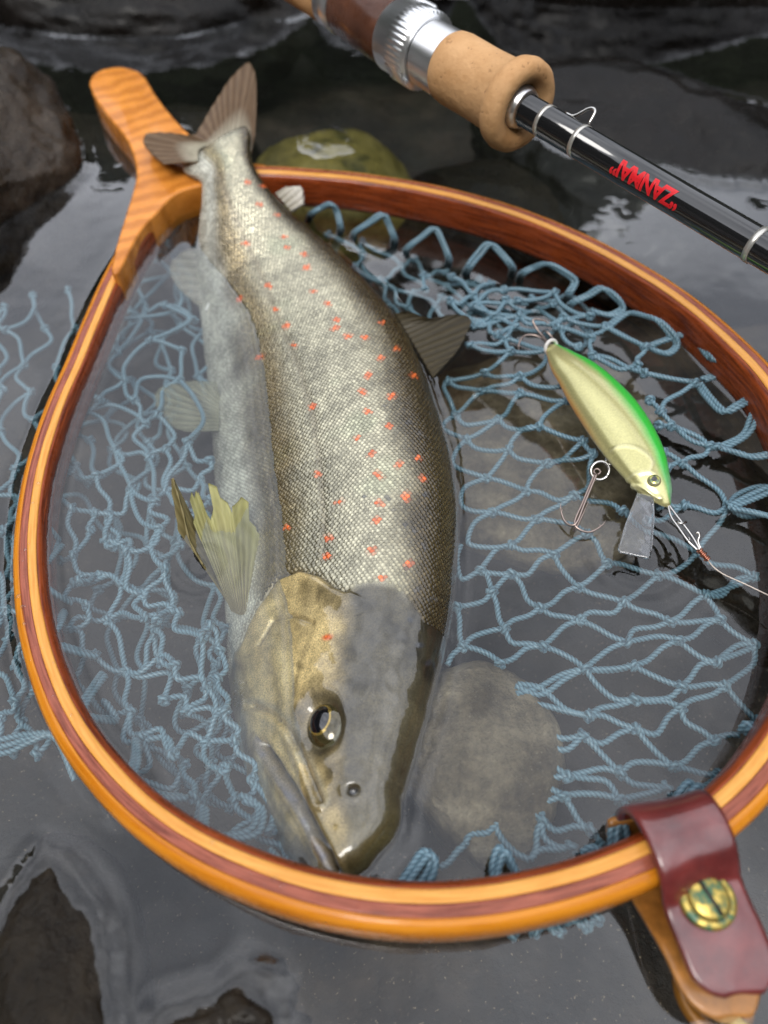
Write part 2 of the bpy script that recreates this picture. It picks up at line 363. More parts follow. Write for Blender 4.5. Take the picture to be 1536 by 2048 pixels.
# ------------------------------------------------------------------ landing net: twisted blue cord
m, nt, b = mat("blue_cord"); a = nt.nodes.new("ShaderNodeVertexColor"); a.layer_name = "Col"
nt.links.new(a.outputs["Color"], b.inputs["Base Color"]); b.inputs["Roughness"].default_value = .45
b.inputs["Sheen Weight"].default_value = .15; b.inputs["Coat Weight"].default_value = .15
f = noise(nt, objco(nt), 2500, 2); nt.links.new(bump(nt, f, .25, .0002), b.inputs["Normal"])
M['cord'] = m
CR = .00074
def cord(M_, pts, r=CR, amp=.0, step=.00042, tint=1.0):
    p = np.asarray(pts, float); L = clen(p); n = max(6, int(L / step)); p = crom(p, n)
    T, N, B = frames(p); s = np.linspace(0, L, n); k = 9; a = np.arange(k) / k * 2 * np.pi
    ph = 3 * a[None] - s[:, None] * 2 * np.pi / .00125 + random.random() * 6
    rr = r * (1 + .20 * np.cos(ph))
    V = p[:, None] + rr[..., None] * (np.cos(a)[None, :, None] * N[:, None] + np.sin(a)[None, :, None] * B[:, None])
    lobe_shade = .5 + .5 * np.cos(ph + .6)  # groove shade painted into the cord: crests pale, hollows between strands dark
    c = (np.array([.030, .075, .11]) * (1 - lobe_shade[..., None]) + np.array([.21, .35, .42]) * lobe_shade[..., None]) * tint
    M_.add(V.reshape(-1, 3), grid_faces(n, k, True).tolist() + [list(range(k))[::-1], [(n - 1) * k + q for q in range(k)]], c.reshape(-1, 3))
def jig(a): return (rng.random(3) - .5) * a
def strand(M_, A, B, z=None, sag=.0022, bend=.11, **kw):
    """one side of a mesh cell between two knots, slightly slack"""
    A, B = np.array(A), np.array(B); d = B - A; L = np.linalg.norm(d); pr = np.array([-d[1], d[0], 0]) / (L + 1e-9)
    k = rng.normal() * bend * L; k2 = rng.normal() * bend * .5 * L
    cord(M_, [A, A + d * .3 + pr * (k + k2) + [0, 0, -sag * .7 * L / .03], A + d * .7 + pr * (k - k2) + [0, 0, -sag * .7 * L / .03], B], **kw)
def knot(M_, c, r=.00135, dirv=None):
    t = np.linspace(0, 2 * np.pi * 1.6, 22); d = dirv if dirv is not None else unit(rng.normal(size=3) * [1, 1, .25])
    n1 = unit(np.cross(d, [0, 0, 1.0])); n2 = np.cross(d, n1)
    p = c + r * .75 * (np.cos(t)[:, None] * n1 + np.sin(t)[:, None] * n2) + np.outer((t / t[-1] - .5) * r * 1.3, d)
    cord(M_, p[::3], CR * .95)
def wl(u, v):
    """height of the cord sheet on the right: lifted by the hoop beyond the line where the cords leave the water"""
    d, side, _ = polydist(np.array([[u, v]], float), [(930,630),(1000,700),(1050,765),(1090,855),(1165,890),(1245,1015),(1330,1000),(1440,1005),(1560,1000)])
    sd = d[0] * -side[0]
    return .0012 + (.000022 * sd if sd > 0 else max(-.0075, .00005 * sd))
bag = Mesh()
N = {}
def put(txt):
    for it in txt.split():
        k, u, v = it.replace(':', ',').split(','); N[k] = (float(u), float(v))
put("""A1:896,762 A2:969,745 A3:1041,752 A4:966,782 A5:1041,786 A6:1135,800 A7:911,830 A8:997,839 A9:1080,852 A10:933,878 A11:1017,899 A12:1166,881 A13:1095,926 A14:1187,907
A15:974,956 A16:1053,982 A17:1148,990 A18:1245,1021 A19:985,1024 A20:1074,1037 A21:1174,1068 A22:1021,1090 A23:1109,1108 A24:1214,1126 A25:936,1081 A26:961,1140
B4:1022,1147 B5:984,1183 B6:1156,1174 B7:1080,1215 B8:1247,1203 B9:914,1213 B10:1009,1257 B11:1160,1241 B12:1086,1293 B13:1255,1284 B14:926,1293 B15:1170,1337 B16:1266,1331 B17:1000,1326
B18:1178,1432 B19:1270,1399 B20:1166,1471 B21:1272,1457 B22:1030,1372 B23:1032,1388
C2:1317,1150 C3:1393,1105 C4:1509,1153 C6:1409,1190 C7:1340,1243 C8:1440,1238 C10:1356,1280 C11:1509,1288 C13:1435,1324 C14:1363,1373 C15:1451,1371
D3:1361,1415 D6:1429,1482 D7:1347,1533 D8:1241,1546 D9:1135,1552 D10:1438,1550 D11:1333,1576 D12:1239,1599 D13:1127,1592 D14:1181,1660 D15:1514,1442 D16:1085,1640 D17:1143,1695 D18:1284,1652 D19:1200,1692
E1:1035,1368 E2:1035,1424 E3:1035,1450 E4:1040,1468 E5:1030,1480 E6:1040,1540 E7:1035,1560 E8:1480,1470 E9:1352,1602
F1:1039,632 F2:1109,585 F3:1127,634 F4:1211,653 F5:1182,676 F6:1113,654 F7:1013,676 F8:1021,702 F13:1276,728 F14:1289,746 F15:1291,694 F16:1180,632 F17:1036,601 F18:1185,710 F19:1008,580 F20:945,611 F22:940,690 F23:1095,700 F24:1130,772 F25:935,650
G1:1390,765 G2:1322,823 G3:1342,852 G4:1419,892 G5:1366,926 G6:1432,892 G9:1328,905 G10:1335,935 G11:1300,800 G12:1318,850 H1:1455,1013 H2:1367,1010 H3:1560,975 H4:1565,1035 H5:1318,1010 H6:1300,1040
K1:880,1470 K2:905,1365 K3:990,1650 K4:1010,1600 K5:930,1690 K6:1060,1720 K7:880,1735""")
EDG = """A1-A2 A1-A4 A2-A3 A3-A4 A4-A7 A4-A5 A5-A8 A5-A6 A3-F24 A7-A8 A8-A9 A6-A9 A8-A10 A9-A11 A9-A12 A10-A11 A11-A13 A12-A13 A13-A14 A12-A14 A11-A15 A13-A16 A14-A17 A15-A16 A16-A17 A17-A18
A16-A19 A17-A20 A19-A20 A20-A21 A20-A22 A22-A23 A21-A23 A21-A24 A22-A26 A23-B4 A26-B4 A26-B5 B4-B5 B4-B7 A23-B6 A24-B6 B6-B7 B6-B8 B5-B9 B5-B10 B7-B10 B9-B14 B10-B14 B10-B12 B7-B11 B8-B11 B11-B12 B11-B13
B8-C2 A24-C2 C2-C3 A18-C3 B8-C7 C2-C6 C6-C7 C6-C4 C6-C4 C3-C4 B13-C7 C7-C8 C10-C8 B13-C10 B16-C10 B12-B17 B14-B17 B12-B15 B13-B15 B15-B16 B15-B16 B15-B22 B15-B23 B15-B19 B16-C14 C10-C13 C8-C11 C13-C14 C13-C11 C13-C11 C14-B19 C14-C15 C15-C11 C6-C8
B18-B19 B18-B21 B18-E1 B18-E2 B20-E3 B20-E4 B20-B21 B19-D3 C15-D3 B21-D3 B20-D8 B21-D7 D3-D6 D6-D7 D7-D8 D7-D10 D8-D9 D8-D11 D9-E5 D9-E6 D9-D12 D13-D12 D13-E7 D13-D14 D12-D11 D12-D18 D11-E9 D16-D14 D16-D17 D14-D19 D10-D15 D6-E8 C15-D15 D10-E9
F2-F17 F2-F19 F17-F20 F2-F16 F3-F16 F3-F1 F3-F6 F6-F1 F1-F20 F1-F25 F3-F4 F6-F5 F5-F4 F5-F18 F18-F13 F18-F14 F4-F15 F4-F15 F15-F13 F14-G1 F14-G1 F13-F14 G1-G2 G2-G4 G3-G4 G2-G11 G3-G12 G4-G5 G4-G6 G5-G9 G5-G10 G5-H1 H1-H2 H1-C3 H1-H3 H1-H4 H2-H5 H2-H6 F7-F8 F7-F1 F7-F23 F8-F23 F8-A2 F7-F22 F8-F22 A3-F23 F19-F20
K3-D13 K4-E6 K4-K3 K5-K3 K5-K7 K3-K6 K6-D16 K4-D16 K6-D17""".split()
def N3(k): u, v = N[k]; return P(u, v, wl(u, v))
seen = {}
for e in EDG:
    a_, b_ = e.split('-'); c_ = seen.get(e, 0); seen[e] = c_ + 1
    A, B = N3(a_), N3(b_)
    if c_: strand(bag, A + jig(.001), B + jig(.001), bend=.02, sag=.001)
    else: strand(bag, A, B, bend=.085)
for k in N:
    if k[0] not in 'EK' and k not in ('F23', 'F24', 'H3', 'H4', 'A25', 'B22', 'B23'): knot(bag, N3(k))
for ch in ["A10 911,905 911,933 A15", "A15 930,975 923,1008 945,1022 A19", "A19 950,1045 A25 950,1092 990,1095 A22", "A26 930,1158 919,1150 914,1115 922,1090", "A1 888,775 900,800 A7", "A7 890,845 885,860", "A10 905,868 890,860", "B14 905,1310 895,1330"]:
    pts = []
    for t in ch.split():
        u, v = N[t] if t in N else tuple(float(q) for q in t.split(','))
        pts.append(P(u, v, wl(u, v)))
    cord(bag, pts)
# far part of the bag behind the trout's back, gathered small cells
def patch(c00, c10, c01, c11, ni, nj, z0, z1, jit, bend=.12, r=CR, skip=0.05, sag=.0012, knots=True):
    """diamond mesh between four photo corners"""
    g = {}
    for j in range(nj + 1):
        for i in range(ni + 1):
            a = (i + (.5 if j % 2 else 0)) / (ni + .5); b_ = j / nj
            q = (1 - a) * (1 - b_) * np.array(c00) + a * (1 - b_) * np.array(c10) + (1 - a) * b_ * np.array(c01) + a * b_ * np.array(c11)
            q = q + rng.normal(size=2) * jit
            g[i, j] = P(q[0], q[1], z0 + (z1 - z0) * rng.random())
    for j in range(nj):
        for i in range(ni + 1):
            for di in ((0, -1) if j % 2 == 0 else (0, 1)):
                if (i + di, j + 1) in g and rng.random() > skip: strand(bag, g[i, j], g[i + di, j + 1], bend=bend, r=r, sag=sag)
    if knots:
        for k in g: knot(bag, g[k])
patch((660, 470), (1000, 560), (790, 640), (1010, 660), 4, 5, -.006, .001, 7, .10)
patch((900, 560), (1180, 600), (930, 660), (1200, 690), 3, 4, -.002, .003, 8, .10)
# gathered bag left of the trout
L = {}
def putL(txt):
    for it in txt.split():
        k, u, v = it.replace(':', ',').split(','); L[k] = (float(u), float(v), -.006 - .007 * rng.random())
putL("""a1:231,898 a2:173,822 a3:293,847 a4:315,829 a5:299,916 a6:331,898 a7:262,974 a8:193,951 a9:375,882 b1:330,982 b2:311,1002 b3:319,1058 b4:217,1027 b5:190,1025 b6:211,1078 b7:226,1094 b8:255,1103
b9:144,1017 c1:146,1111 c2:331,1137 c3:287,1190 c4:243,1169 c5:146,1166 c6:343,1219 c7:290,1234 c8:173,1210 d1:215,1240 d2:313,1240 d3:357,1225 d4:405,1275 d5:252,1342 d6:350,1328 d7:412,1371 d8:262,1422
d9:328,1400 e1:372,1422 e2:412,1484 e3:281,1473 e4:346,1510 e5:266,1554 e6:368,1528 e7:448,1539 e8:470,1597 e9:386,1594 f1:405,1663 f2:135,1258 f3:190,1310 f4:146,1360 f5:310,1255 f6:321,1324 f7:434,1357 f8:510,1640 f9:575,1720
g1:250,760 g2:290,612 g3:235,705 g4:330,610 g5:300,680 g6:365,700 g7:230,640 g8:320,520 g9:262,505 h1:340,470 h2:325,415 h3:388,640 h4:200,800 h5:270,800 h6:360,760 h7:420,920 h8:400,960 h9:420,1000
i1:180,880 i2:120,960 i3:150,930 i4:365,1010 i5:360,1090 i6:420,1250 i7:440,1300 i8:450,1420 i9:470,1480 j1:505,1560 j2:540,1660 j3:160,1160 j4:200,1150 j5:120,1120 j6:180,1060""")
LE = """a2-a1 a2-a3 a3-a4 a1-a5 a3-a5 a4-a6 a5-a6 a1-a8 a1-a7 a5-b2 a7-b2 a7-b4 a8-b4 a6-b1 a9-b1 a9-h7 b1-b2 b2-b3 a7-b3 b3-b8 b4-b7 b5-b6 b5-b9 b6-b7 b7-b8 b6-c4 b8-c3 b3-c2 c2-c3 c4-c3 c4-c5 c2-c6 c3-c7 c3-c6 c5-c8 c4-d1 c7-d2 c7-d1 c6-d3 d2-d3 d3-d4 d1-d5 d2-f5 f5-f6 f6-d6 d5-d6 d4-d7 d6-d7 d5-d8 d5-d9 d9-e1 d7-e1 d7-e2 d8-e3 d8-e4 e1-e2 e3-e5 e3-e4 e4-e6 e2-e7 e2-e4 e6-e9 e7-e8 e6-e5 e9-f1 e8-f8 f8-f1 f8-f9 f2-f3 f3-d5 f3-f4 d1-f2 c8-f2 f4-d8 b5-j6 j6-c1 c1-j5 j3-j4 c1-c4 b9-c1 a8-i1 i3-b9 i3-a8 i1-a2 i2-i3
g7-g2 g2-g4 g4-g5 g5-g1 g3-g2 g3-g1 g5-g6 g4-h3 g8-g7 g8-h1 h1-h2 g9-h2 g9-g8 g7-g3 g1-h4 h4-a2 g1-h5 h5-a3 h5-h6 g6-h6 h6-a4 a9-h6 b1-i4 i4-i5 i5-c2 h7-h8 h8-b1 h8-h9 h9-i4 d4-i6 i6-i7 i7-f7 f7-i8 i8-e2 i9-e2 i9-j1 j1-e8 j1-j2 j2-f8 i8-i9 d7-f7""".split()
def L3(k): u, v, z = L[k]; return P(u, v, z)
for e in LE:
    a_, b_ = e.split('-'); strand(bag, L3(a_), L3(b_), bend=.16, sag=.0015)
for k in L: knot(bag, L3(k))
patch((310, 430), (400, 440), (120, 980), (420, 980), 3, 7, -.024, -.016, 14, .2)
patch((130, 1000), (430, 1000), (330, 1600), (500, 1620), 3, 7, -.024, -.015, 14, .2)
# the part of the bag that has drifted out under the hoop
patch((-60, 610), (170, 590), (-90, 1060), (40, 1060), 3, 7, -.016, -.009, 9, .12)
patch((-90, 1060), (45, 1060), (-90, 1500), (110, 1500), 3, 8, -.016, -.009, 10, .15)
for q in range(3): cord(bag, PP([(-40, 1490 + q * 12, -.01), (20, 1475 + q * 14, -.009), (60, 1468 + q * 8, -.008), (110, 1475, -.008), (150, 1560, -.012)]))
patch((1000, 1835), (1180, 1822), (1020, 1862), (1200, 1850), 3, 2, -.012, -.009, 5, .2)
bag.build("net_bag", M['cord'], net, kind='stuff', label="pale blue twisted cord bag of knotted diamond mesh")
# lacing loops through the inner wall of the hoop
def loop(pts, z, dbl=True, knot_at=None):
    m_ = Mesh(); w_ = np.array([P(p[0], p[1], z if len(p) < 3 else p[2]) for p in pts])
    cord(m_, w_, CR * 1.05)
    if dbl: cord(m_, w_ + [.0011, -.0009, .0004] + rng.normal(size=(len(w_), 3)) * .00025, CR * 1.05)
    m_.build("lacing_loop", M['cord'], net)
for li, pts in enumerate([[(621,427,.003),(640,415,.006),(660,407,.009),(672,425,.006),(678,453,.002)], [(709,463,.002),(735,445,.006),(761,428,.009),(775,448,.006),(785,476,.002)],
 [(813,495,.002),(840,474,.006),(866,457,.009),(884,485,.006),(894,515,.002)], [(933,534,.003),(952,508,.006),(975,487,.009),(1000,508,.007),(1021,535,.003)],
 [(1041,546,.003),(1065,534,.006),(1091,528,.009),(1125,545,.008),(1146,564,.006),(1133,588,.003)], [(1140,606,.003),(1172,590,.006),(1200,575,.009),(1225,592,.008),(1243,614,.006),(1216,629,.004),(1182,622,.003)],
 [(1211,653,.003),(1252,627,.006),(1290,632,.009),(1312,640,.010),(1338,668,.008),(1351,690,.006),(1331,706,.005),(1294,695,.004)],
 [(1294,692,.004),(1322,682,.006),(1364,668,.008),(1392,686,.009),(1417,714,.010),(1436,725,.009),(1458,734,.008),(1445,745,.006),(1401,758,.004)],
 [(1390,765,.004),(1414,797,.005),(1443,824,.006),(1469,811,.008),(1502,793,.009),(1513,802,.009),(1500,837,.007),(1484,870,.005),(1441,892,.004)],
 [(1432,892,.004),(1470,905,.004),(1500,912,.005),(1540,905,.007),(1600,880,.009)],
 [(1455,1013,.004),(1500,990,.005),(1560,965,.007),(1630,940,.009)], [(1455,1013,.004),(1500,1024,.004),(1560,1035,.006),(1640,1040,.008)],
 [(785,1785,.003),(815,1745,.004),(843,1705,.004),(862,1712,.004),(850,1750,.003),(815,1788,.002)], [(988,1765,.003),(985,1730,.004),(998,1695,.005),(1018,1725,.004),(1040,1762,.003)],
 [(1222,1700,.003),(1222,1660,.005),(1233,1635,.005),(1240,1665,.004),(1239,1702,.003)], [(1162,1706,.002),(1185,1695,.003),(1213,1709,.003),(1240,1715,.003)],
 [(1341,1621,.003),(1355,1590,.005),(1378,1565,.005),(1395,1585,.004),(1412,1606,.003)], [(1480,1462,.003),(1490,1448,.005),(1512,1454,.005),(1540,1475,.004)], [(1486,1519,.003),(1505,1505,.005),(1535,1490,.004)],
 [(129,876,-.004),(110,890,-.001),(94,902,0),(104,930,-.001),(114,958,-.005)], [(114,958,-.006),(92,990,-.002),(73,1020,0),(92,1050,-.002),(117,1078,-.007)], [(117,1085,-.007),(90,1120,-.002),(72,1149,0),(100,1180,-.002),(138,1204,-.007)],
 [(128,1222,-.007),(110,1250,-.002),(95,1278,0),(140,1295,-.003),(190,1310,-.008)], [(204,1346,-.008),(180,1380,-.003),(157,1419,0),(190,1435,-.003),(226,1433,-.008),(205,1400,-.008)],
 [(270,1477,-.007),(268,1515,-.003),(261,1552,0),(310,1585,-.003),(365,1594,-.007)], [(405,1612,-.006),(403,1640,-.003),(399,1663,0),(450,1672,-.003),(505,1655,-.005),(515,1610,-.007),(480,1590,-.008)],
 [(175,760,-.005),(160,780,-.002),(128,805,.001),(135,835,-.003),(130,870,-.006)], [(200,690,-.005),(185,705,-.002),(160,720,.001),(165,755,-.003)], [(540,1700,-.004),(575,1735,-.001),(640,1752,.001),(690,1755,.002)]]):
    if li < 6: pts = [(pts[0][0] - 8, pts[0][1] + 16, -.006)] + pts + [(pts[-1][0] - 2, pts[-1][1] + 16, -.006)]
    loop(pts, .004)

# ------------------------------------------------------------------ trout
def vnoise(X, sc, o=3, off=0.0): return np.array([mnoise.fractal(Vector((p[0] * sc + off, p[1] * sc + off, p[2] * sc)), 1.0, 2.0, o) for p in X])
fish = empty("trout", P(690, 1000, -.045), "speckled silver trout with orange spots lying on its side in the net", "fish")
# photo row, left edge, right edge, height of the axis, roll (back turned up), thickness ratio
ST = [(1769,697,716,-.0008,30,.8),(1762,668,738,-.0010,31,.78),(1748,632,757,-.0014,32,.76),(1725,598,774,-.0022,33,.74),(1690,570,788,-.0036,33,.64),(1645,544,803,-.0052,34,.61),(1595,520,816,-.0072,34,.59),(1540,497,832,-.0094,34,.57),
 (1480,478,850,-.0112,34,.56),(1410,466,868,-.0130,34,.56),(1330,459,885,-.0146,33,.57),(1250,456,898,-.0155,32,.58),(1170,452,908,-.0162,31,.58),(1080,445,914,-.0168,31,.58),(1000,438,912,-.0170,30,.59),(920,434,900,-.0170,30,.58),
 (840,430,878,-.0168,30,.57),(760,424,853,-.0158,30,.56),(700,420,830,-.0145,30,.55),(640,416,800,-.0120,30,.53),(580,418,758,-.0085,29,.52),(520,424,708,-.0040,28,.50),(460,424,655,.0015,27,.48),(410,410,600,.0070,26,.46),(370,392,558,.0115,25,.42),(335,372,525,.0150,25,.36),(305,362,503,.0172,24,.22),(286,368,497,.0185,24,.09),(276,374,492,.0190,24,.03)]
st = np.array(ST, float)
Cw = np.array([P((r[1] + r[2]) / 2, r[0], r[3]) for r in ST])
hw = np.array([(r[2] - r[1]) / 2 * depth(c) / FPX for r, c in zip(ST, Cw)])
def ray_hit(c0, d, line):
    best = None
    for a_, b_ in zip(line[:-1], line[1:]):
        e = b_ - a_; den = d[0] * e[1] - d[1] * e[0]
        if abs(den) < 1e-12: continue
        w_ = a_ - c0; t = (w_[0] * e[1] - w_[1] * e[0]) / den; q = (w_[0] * d[1] - w_[1] * d[0]) / den
        if t > 0 and -.01 <= q <= 1.01 and (best is None or t < best): best = t
    return best
Ledge = np.array([P(r[1], r[0], r[3] - .37 * h_)[:2] for r, h_ in zip(ST, hw)]); Redge = np.array([P(r[2], r[0], r[3] + .37 * h_)[:2] for r, h_ in zip(ST, hw)])   # the back edge rides higher than the belly edge
Ledge = np.vstack([Ledge, 2 * Ledge[-1] - Ledge[-2]]); Redge = np.vstack([Redge, 2 * Redge[-1] - Redge[-2]])
for it in range(4):
    Tn = unit(np.gradient(Cw[:, :2], axis=0)); Ts = Tn.copy()
    for k in range(2): Ts = unit(np.vstack([Ts[:1], (Ts[:-2] + 2 * Ts[1:-1] + Ts[2:]) / 4, Ts[-1:]]))
    for i in range(3, len(Cw)):
        d = np.array([Ts[i, 1], -Ts[i, 0]]); tr_, tl_ = ray_hit(Cw[i, :2], d, Redge), ray_hit(Cw[i, :2], -d, Ledge)
        if tr_ is None or tl_ is None or tr_ + tl_ > 3 * hw[i]: continue
        Cw[i, :2] += d * (tr_ - tl_) / 2; hw[i] = (tr_ + tl_) / 2
Lc = np.r_[0, np.cumsum(np.linalg.norm(np.diff(Cw, axis=0), axis=1))]
def smooth_interp(x, xp, Y):
    Y = np.asarray(Y, float); Y2 = Y if Y.ndim == 2 else Y[:, None]
    # monotone-ish cubic through the stations
    d = np.gradient(Y2, xp, axis=0); i = np.clip(np.searchsorted(xp, x) - 1, 0, len(xp) - 2)
    h = (xp[i + 1] - xp[i])[:, None]; t = ((x - xp[i])[:, None]) / h
    o = (2*t**3-3*t**2+1)*Y2[i] + (t**3-2*t**2+t)*h*d[i] + (-2*t**3+3*t**2)*Y2[i+1] + (t**3-t**2)*h*d[i+1]
    return o if Y.ndim == 2 else o[:, 0]
FL = Lc[-1]; head_end = np.interp(1150, st[::-1, 0], Lc[::-1])
q = np.linspace(0, 1, 30) ** 2 * .012
ss = np.r_[q, np.linspace(.012, head_end + .004, 210)[1:], np.linspace(head_end + .004, FL, 300)[1:]]
NR = len(ss); NT = 300
cen = smooth_interp(ss, Lc, Cw); roll = np.radians(smooth_interp(ss, Lc, st[:, 4])); kk = smooth_interp(ss, Lc, st[:, 5])
W_ = np.sqrt(np.maximum(smooth_interp(ss, Lc, hw ** 2), 1e-9))
T = unit(np.gradient(cen, axis=0)); T = unit(np.array([np.convolve(np.pad(T[:, k], 12, 'edge'), np.ones(25) / 25, 'valid') for k in range(3)]).T)
Xr = unit(np.stack([T[:, 1], -T[:, 0], 0 * T[:, 0]], 1)); Up = np.cross(Xr, T)
W_[0] = 1e-5
Aax = W_ / np.sqrt(np.cos(roll) ** 2 + (kk * np.sin(roll)) ** 2); Bax = kk * Aax
Dd = np.cos(roll)[:, None] * Xr + np.sin(roll)[:, None] * Up; Nn = -np.sin(roll)[:, None] * Xr + np.cos(roll)[:, None] * Up
th = np.linspace(0, 2 * np.pi, NT, endpoint=False)
def body(i_s, th_):
    """surface point and outward normal for row arrays and angles"""
    c, s_ = np.cos(th_), np.sin(th_)
    sg = np.sign(s_) * np.abs(s_) ** .92
    p = cen[i_s] + Dd[i_s] * (Aax[i_s] * c)[:, None] + Nn[i_s] * (Bax[i_s] * sg)[:, None]
    nrm = unit(Dd[i_s] * (c / (Aax[i_s] + 1e-6))[:, None] + Nn[i_s] * (s_ / (Bax[i_s] + 1e-6))[:, None])
    return p, nrm
I, J = np.meshgrid(np.arange(NR), np.arange(NT), indexing='ij'); I = I.ravel(); J = J.ravel(); TH = th[J]
Vb, Nb = body(I, TH)
THm = np.where(TH > np.pi, 2 * np.pi - TH, TH)                 # the hidden flank mirrors the one in view
Vm, Nm = body(I, THm); UV = proj(Vm)
Sarr = ss[I]; QQ = THm / np.pi
# ---- head relief, laid out on the flank in view and mirrored
MOUTH = [(524,1486),(546,1518),(582,1575),(622,1645),(652,1702),(680,1764)]
MAX_E = [(506,1412),(540,1424),(575,1455),(600,1500),(618,1548),(640,1600)]
GILL = [(478,1300),(494,1255),(520,1208),(556,1158),(600,1140),(640,1151),(668,1172),(692,1182)]
PRE = [(512,1400),(506,1340),(520,1290),(548,1240),(585,1232),(625,1246)]
ORB = (640, 1445)
HEADL = GILL + [(740,1165),(790,1172),(835,1225),(872,1285),(915,1360)]
_dh, _sh, _ = polydist(UV, HEADL); headm = sstep(-10, 10, _dh * _sh) * sstep(1090, 1130, UV[:, 1]); headm = np.where(UV[:, 1] > 1370, 1, headm)
disp = np.zeros(len(Vb)); dm, sm_, _ = polydist(UV, MOUTH)
disp -= .0030 * np.exp(-(dm / 8.0) ** 2) * headm
disp += .0003 * np.exp(-((dm - 17) / 9.0) ** 2) * headm * (sm_ < 0)
dx, sx, px = polydist(UV, MAX_E); disp -= .0011 * np.exp(-(dx / 5.0) ** 2) * headm
disp += .0006 * np.exp(-((dx - 14) / 9) ** 2) * headm * (sx > 0)
dg, sg_, pg = polydist(UV, GILL)
disp -= .0013 * np.exp(-(dg / 5.5) ** 2) * sstep(-.05, .1, pg)
inside = sg_ > 0
disp += np.where(inside, .0011 * np.exp(-((dg - 6) / 26) ** 2), 0) * sstep(1060, 1120, UV[:, 1])
dp, _, _ = polydist(UV, PRE[2:]); disp -= .0006 * np.exp(-(dp / 3.2) ** 2) * headm
de = np.hypot((UV[:, 0] - ORB[0]) / 44, (UV[:, 1] - ORB[1]) / 60)
disp -= .0020 * np.exp(-(de / .8) ** 4); disp += .0004 * np.exp(-((de - 1.25) / .25) ** 2)
dn = np.hypot((UV[:, 0] - 706) / 26, (UV[:, 1] - 1580) / 22)
disp += .00022 * np.exp(-((dn - .8) / .3) ** 2) - .0013 * np.exp(-(dn / .45) ** 4)
lat = polydist(UV, [(430,330),(470,430),(510,520),(560,640),(602,740),(630,840),(642,940),(650,1040),(650,1120)])[0]
disp -= .0003 * np.exp(-(lat / 6) ** 2) * (1 - headm)
n1 = vnoise(Vm, 120, 3)
disp += .00012 * n1 * headm + .0002 * n1
Vb = Vb + Nb * disp[:, None]
# ---- pigment
n2 = vnoise(Vm, 260, 3, 5.0); n3 = vnoise(Vm, 60, 2, 9.0)
def lerp(a, b, t): return np.asarray(a) * (1 - t[:, None]) + np.asarray(b) * t[:, None]
def pigment(q, uv, n2, n3, headm, sarr):
    q = q + .03 * n3
    back = np.array([.036, .026, .011]); fl = np.array([.36, .335, .235]); low = np.array([.22, .172, .088]); bel = np.array([.46, .455, .385])
    c = np.broadcast_to(back, (len(q), 3)).copy(); m_ = np.full(len(q), .30)
    t = sstep(.13, .27, q); c = lerp(c, fl, t); m_ = m_ * (1 - t) + .55 * t
    t = sstep(.43, .52, q); c = lerp(c, low, t); m_ = m_ * (1 - t) + .6 * t
    t = sstep(.55, .66, q); c = lerp(c, bel, t); m_ = m_ * (1 - t) + .05 * t
    c = c * (1 + .25 * n2 + .35 * n3)[:, None]
    c = lerp(c, c * np.array([.80, .85, .82]), sstep(.1, .5, n3) * sstep(.15, .3, q) * sstep(.7, .5, q))     # dim parr clouds
    # head
    ho = np.array([.060, .050, .026]); hc = np.array([.60, .46, .21]); hj = np.array([.30, .28, .20])
    h = np.broadcast_to(ho, c.shape).copy(); hm = np.full(len(q), .15)
    t = sstep(.30, .42, q); h = lerp(h, hc, t); hm = hm * (1 - t) + .45 * t
    t = sstep(.64, .78, q); h = lerp(h, hj, t); hm = hm * (1 - t) + .25 * t
    h = h * (1 + .45 * n2 + .75 * n3)[:, None]
    c = lerp(c, h, headm); m_ = m_ * (1 - headm) + hm * headm
    return c, m_
col, met = pigment(QQ, UV, n2, n3, headm, Sarr)
def paint(mask, cc, mm=None):
    global col, met
    mask = np.clip(mask, 0, 1); col = lerp(col, np.array(cc), mask)
    if mm is not None: met = met * (1 - mask) + mm * mask
# upper jaw, lips, gill slit
paint(.75 * (1 + .5 * n2) * np.exp(-((dm - 13) / 8) ** 4) * headm * (sm_ > 0), (.15, .15, .19), 0)
paint(.55 * np.exp(-((dm - 27) / 4) ** 2) * headm * (sm_ > 0), (.05, .04, .03), 0)
paint(.95 * np.exp(-(dm / 6) ** 4) * headm, (.008, .007, .008), 0)
paint(.75 * np.exp(-(dx / 3.2) ** 2) * headm, (.020, .016, .010), 0)
paint(.55 * np.exp(-((dx - 12) / 8) ** 2) * headm * (sx < 0), (.55, .50, .36), .7)
paint(.85 * np.exp(-(dg / 3.5) ** 2) * sstep(0.02, .3, pg), (.022, .016, .010), 0)
paint(.5 * np.exp(-(dp / 2.6) ** 2) * headm, (.03, .03, .02), 0)
for ln, wd_, am in (([(520,1300),(545,1345),(560,1400),(556,1440)], 5, .5), ([(600,1330),(590,1380),(596,1420)], 5, .6), ([(480,1330),(500,1380),(530,1415)], 4, .45), ([(640,1180),(625,1260),(600,1330)], 6, .35), ([(560,1470),(590,1530),(622,1600),(655,1680)], 5, .4), ([(500,1500),(530,1575),(575,1655),(625,1715)], 6, .5), ([(485,1480),(510,1570),(560,1660)], 5, .3)):
    dl_ = polydist(UV, crom(np.array(ln, float), 12))[0] + 6 * n2; paint(am * np.exp(-(dl_ / wd_) ** 2) * headm, (.05, .038, .015), .1)
snout = sstep(1560, 1690, UV[:, 1]) * sstep(.62, .5, QQ); paint(.7 * snout * (sm_ < 0), (.105, .085, .03), .1)
paint(.85 * np.exp(-((de - .9) / .42) ** 2), (.03, .024, .012), .1)
paint(.8 * np.exp(-((dn + .25 * n3) / 1.5) ** 4), (.06, .048, .020), .1)
paint(np.exp(-(dn / .45) ** 4), (.01, .01, .012), 0)
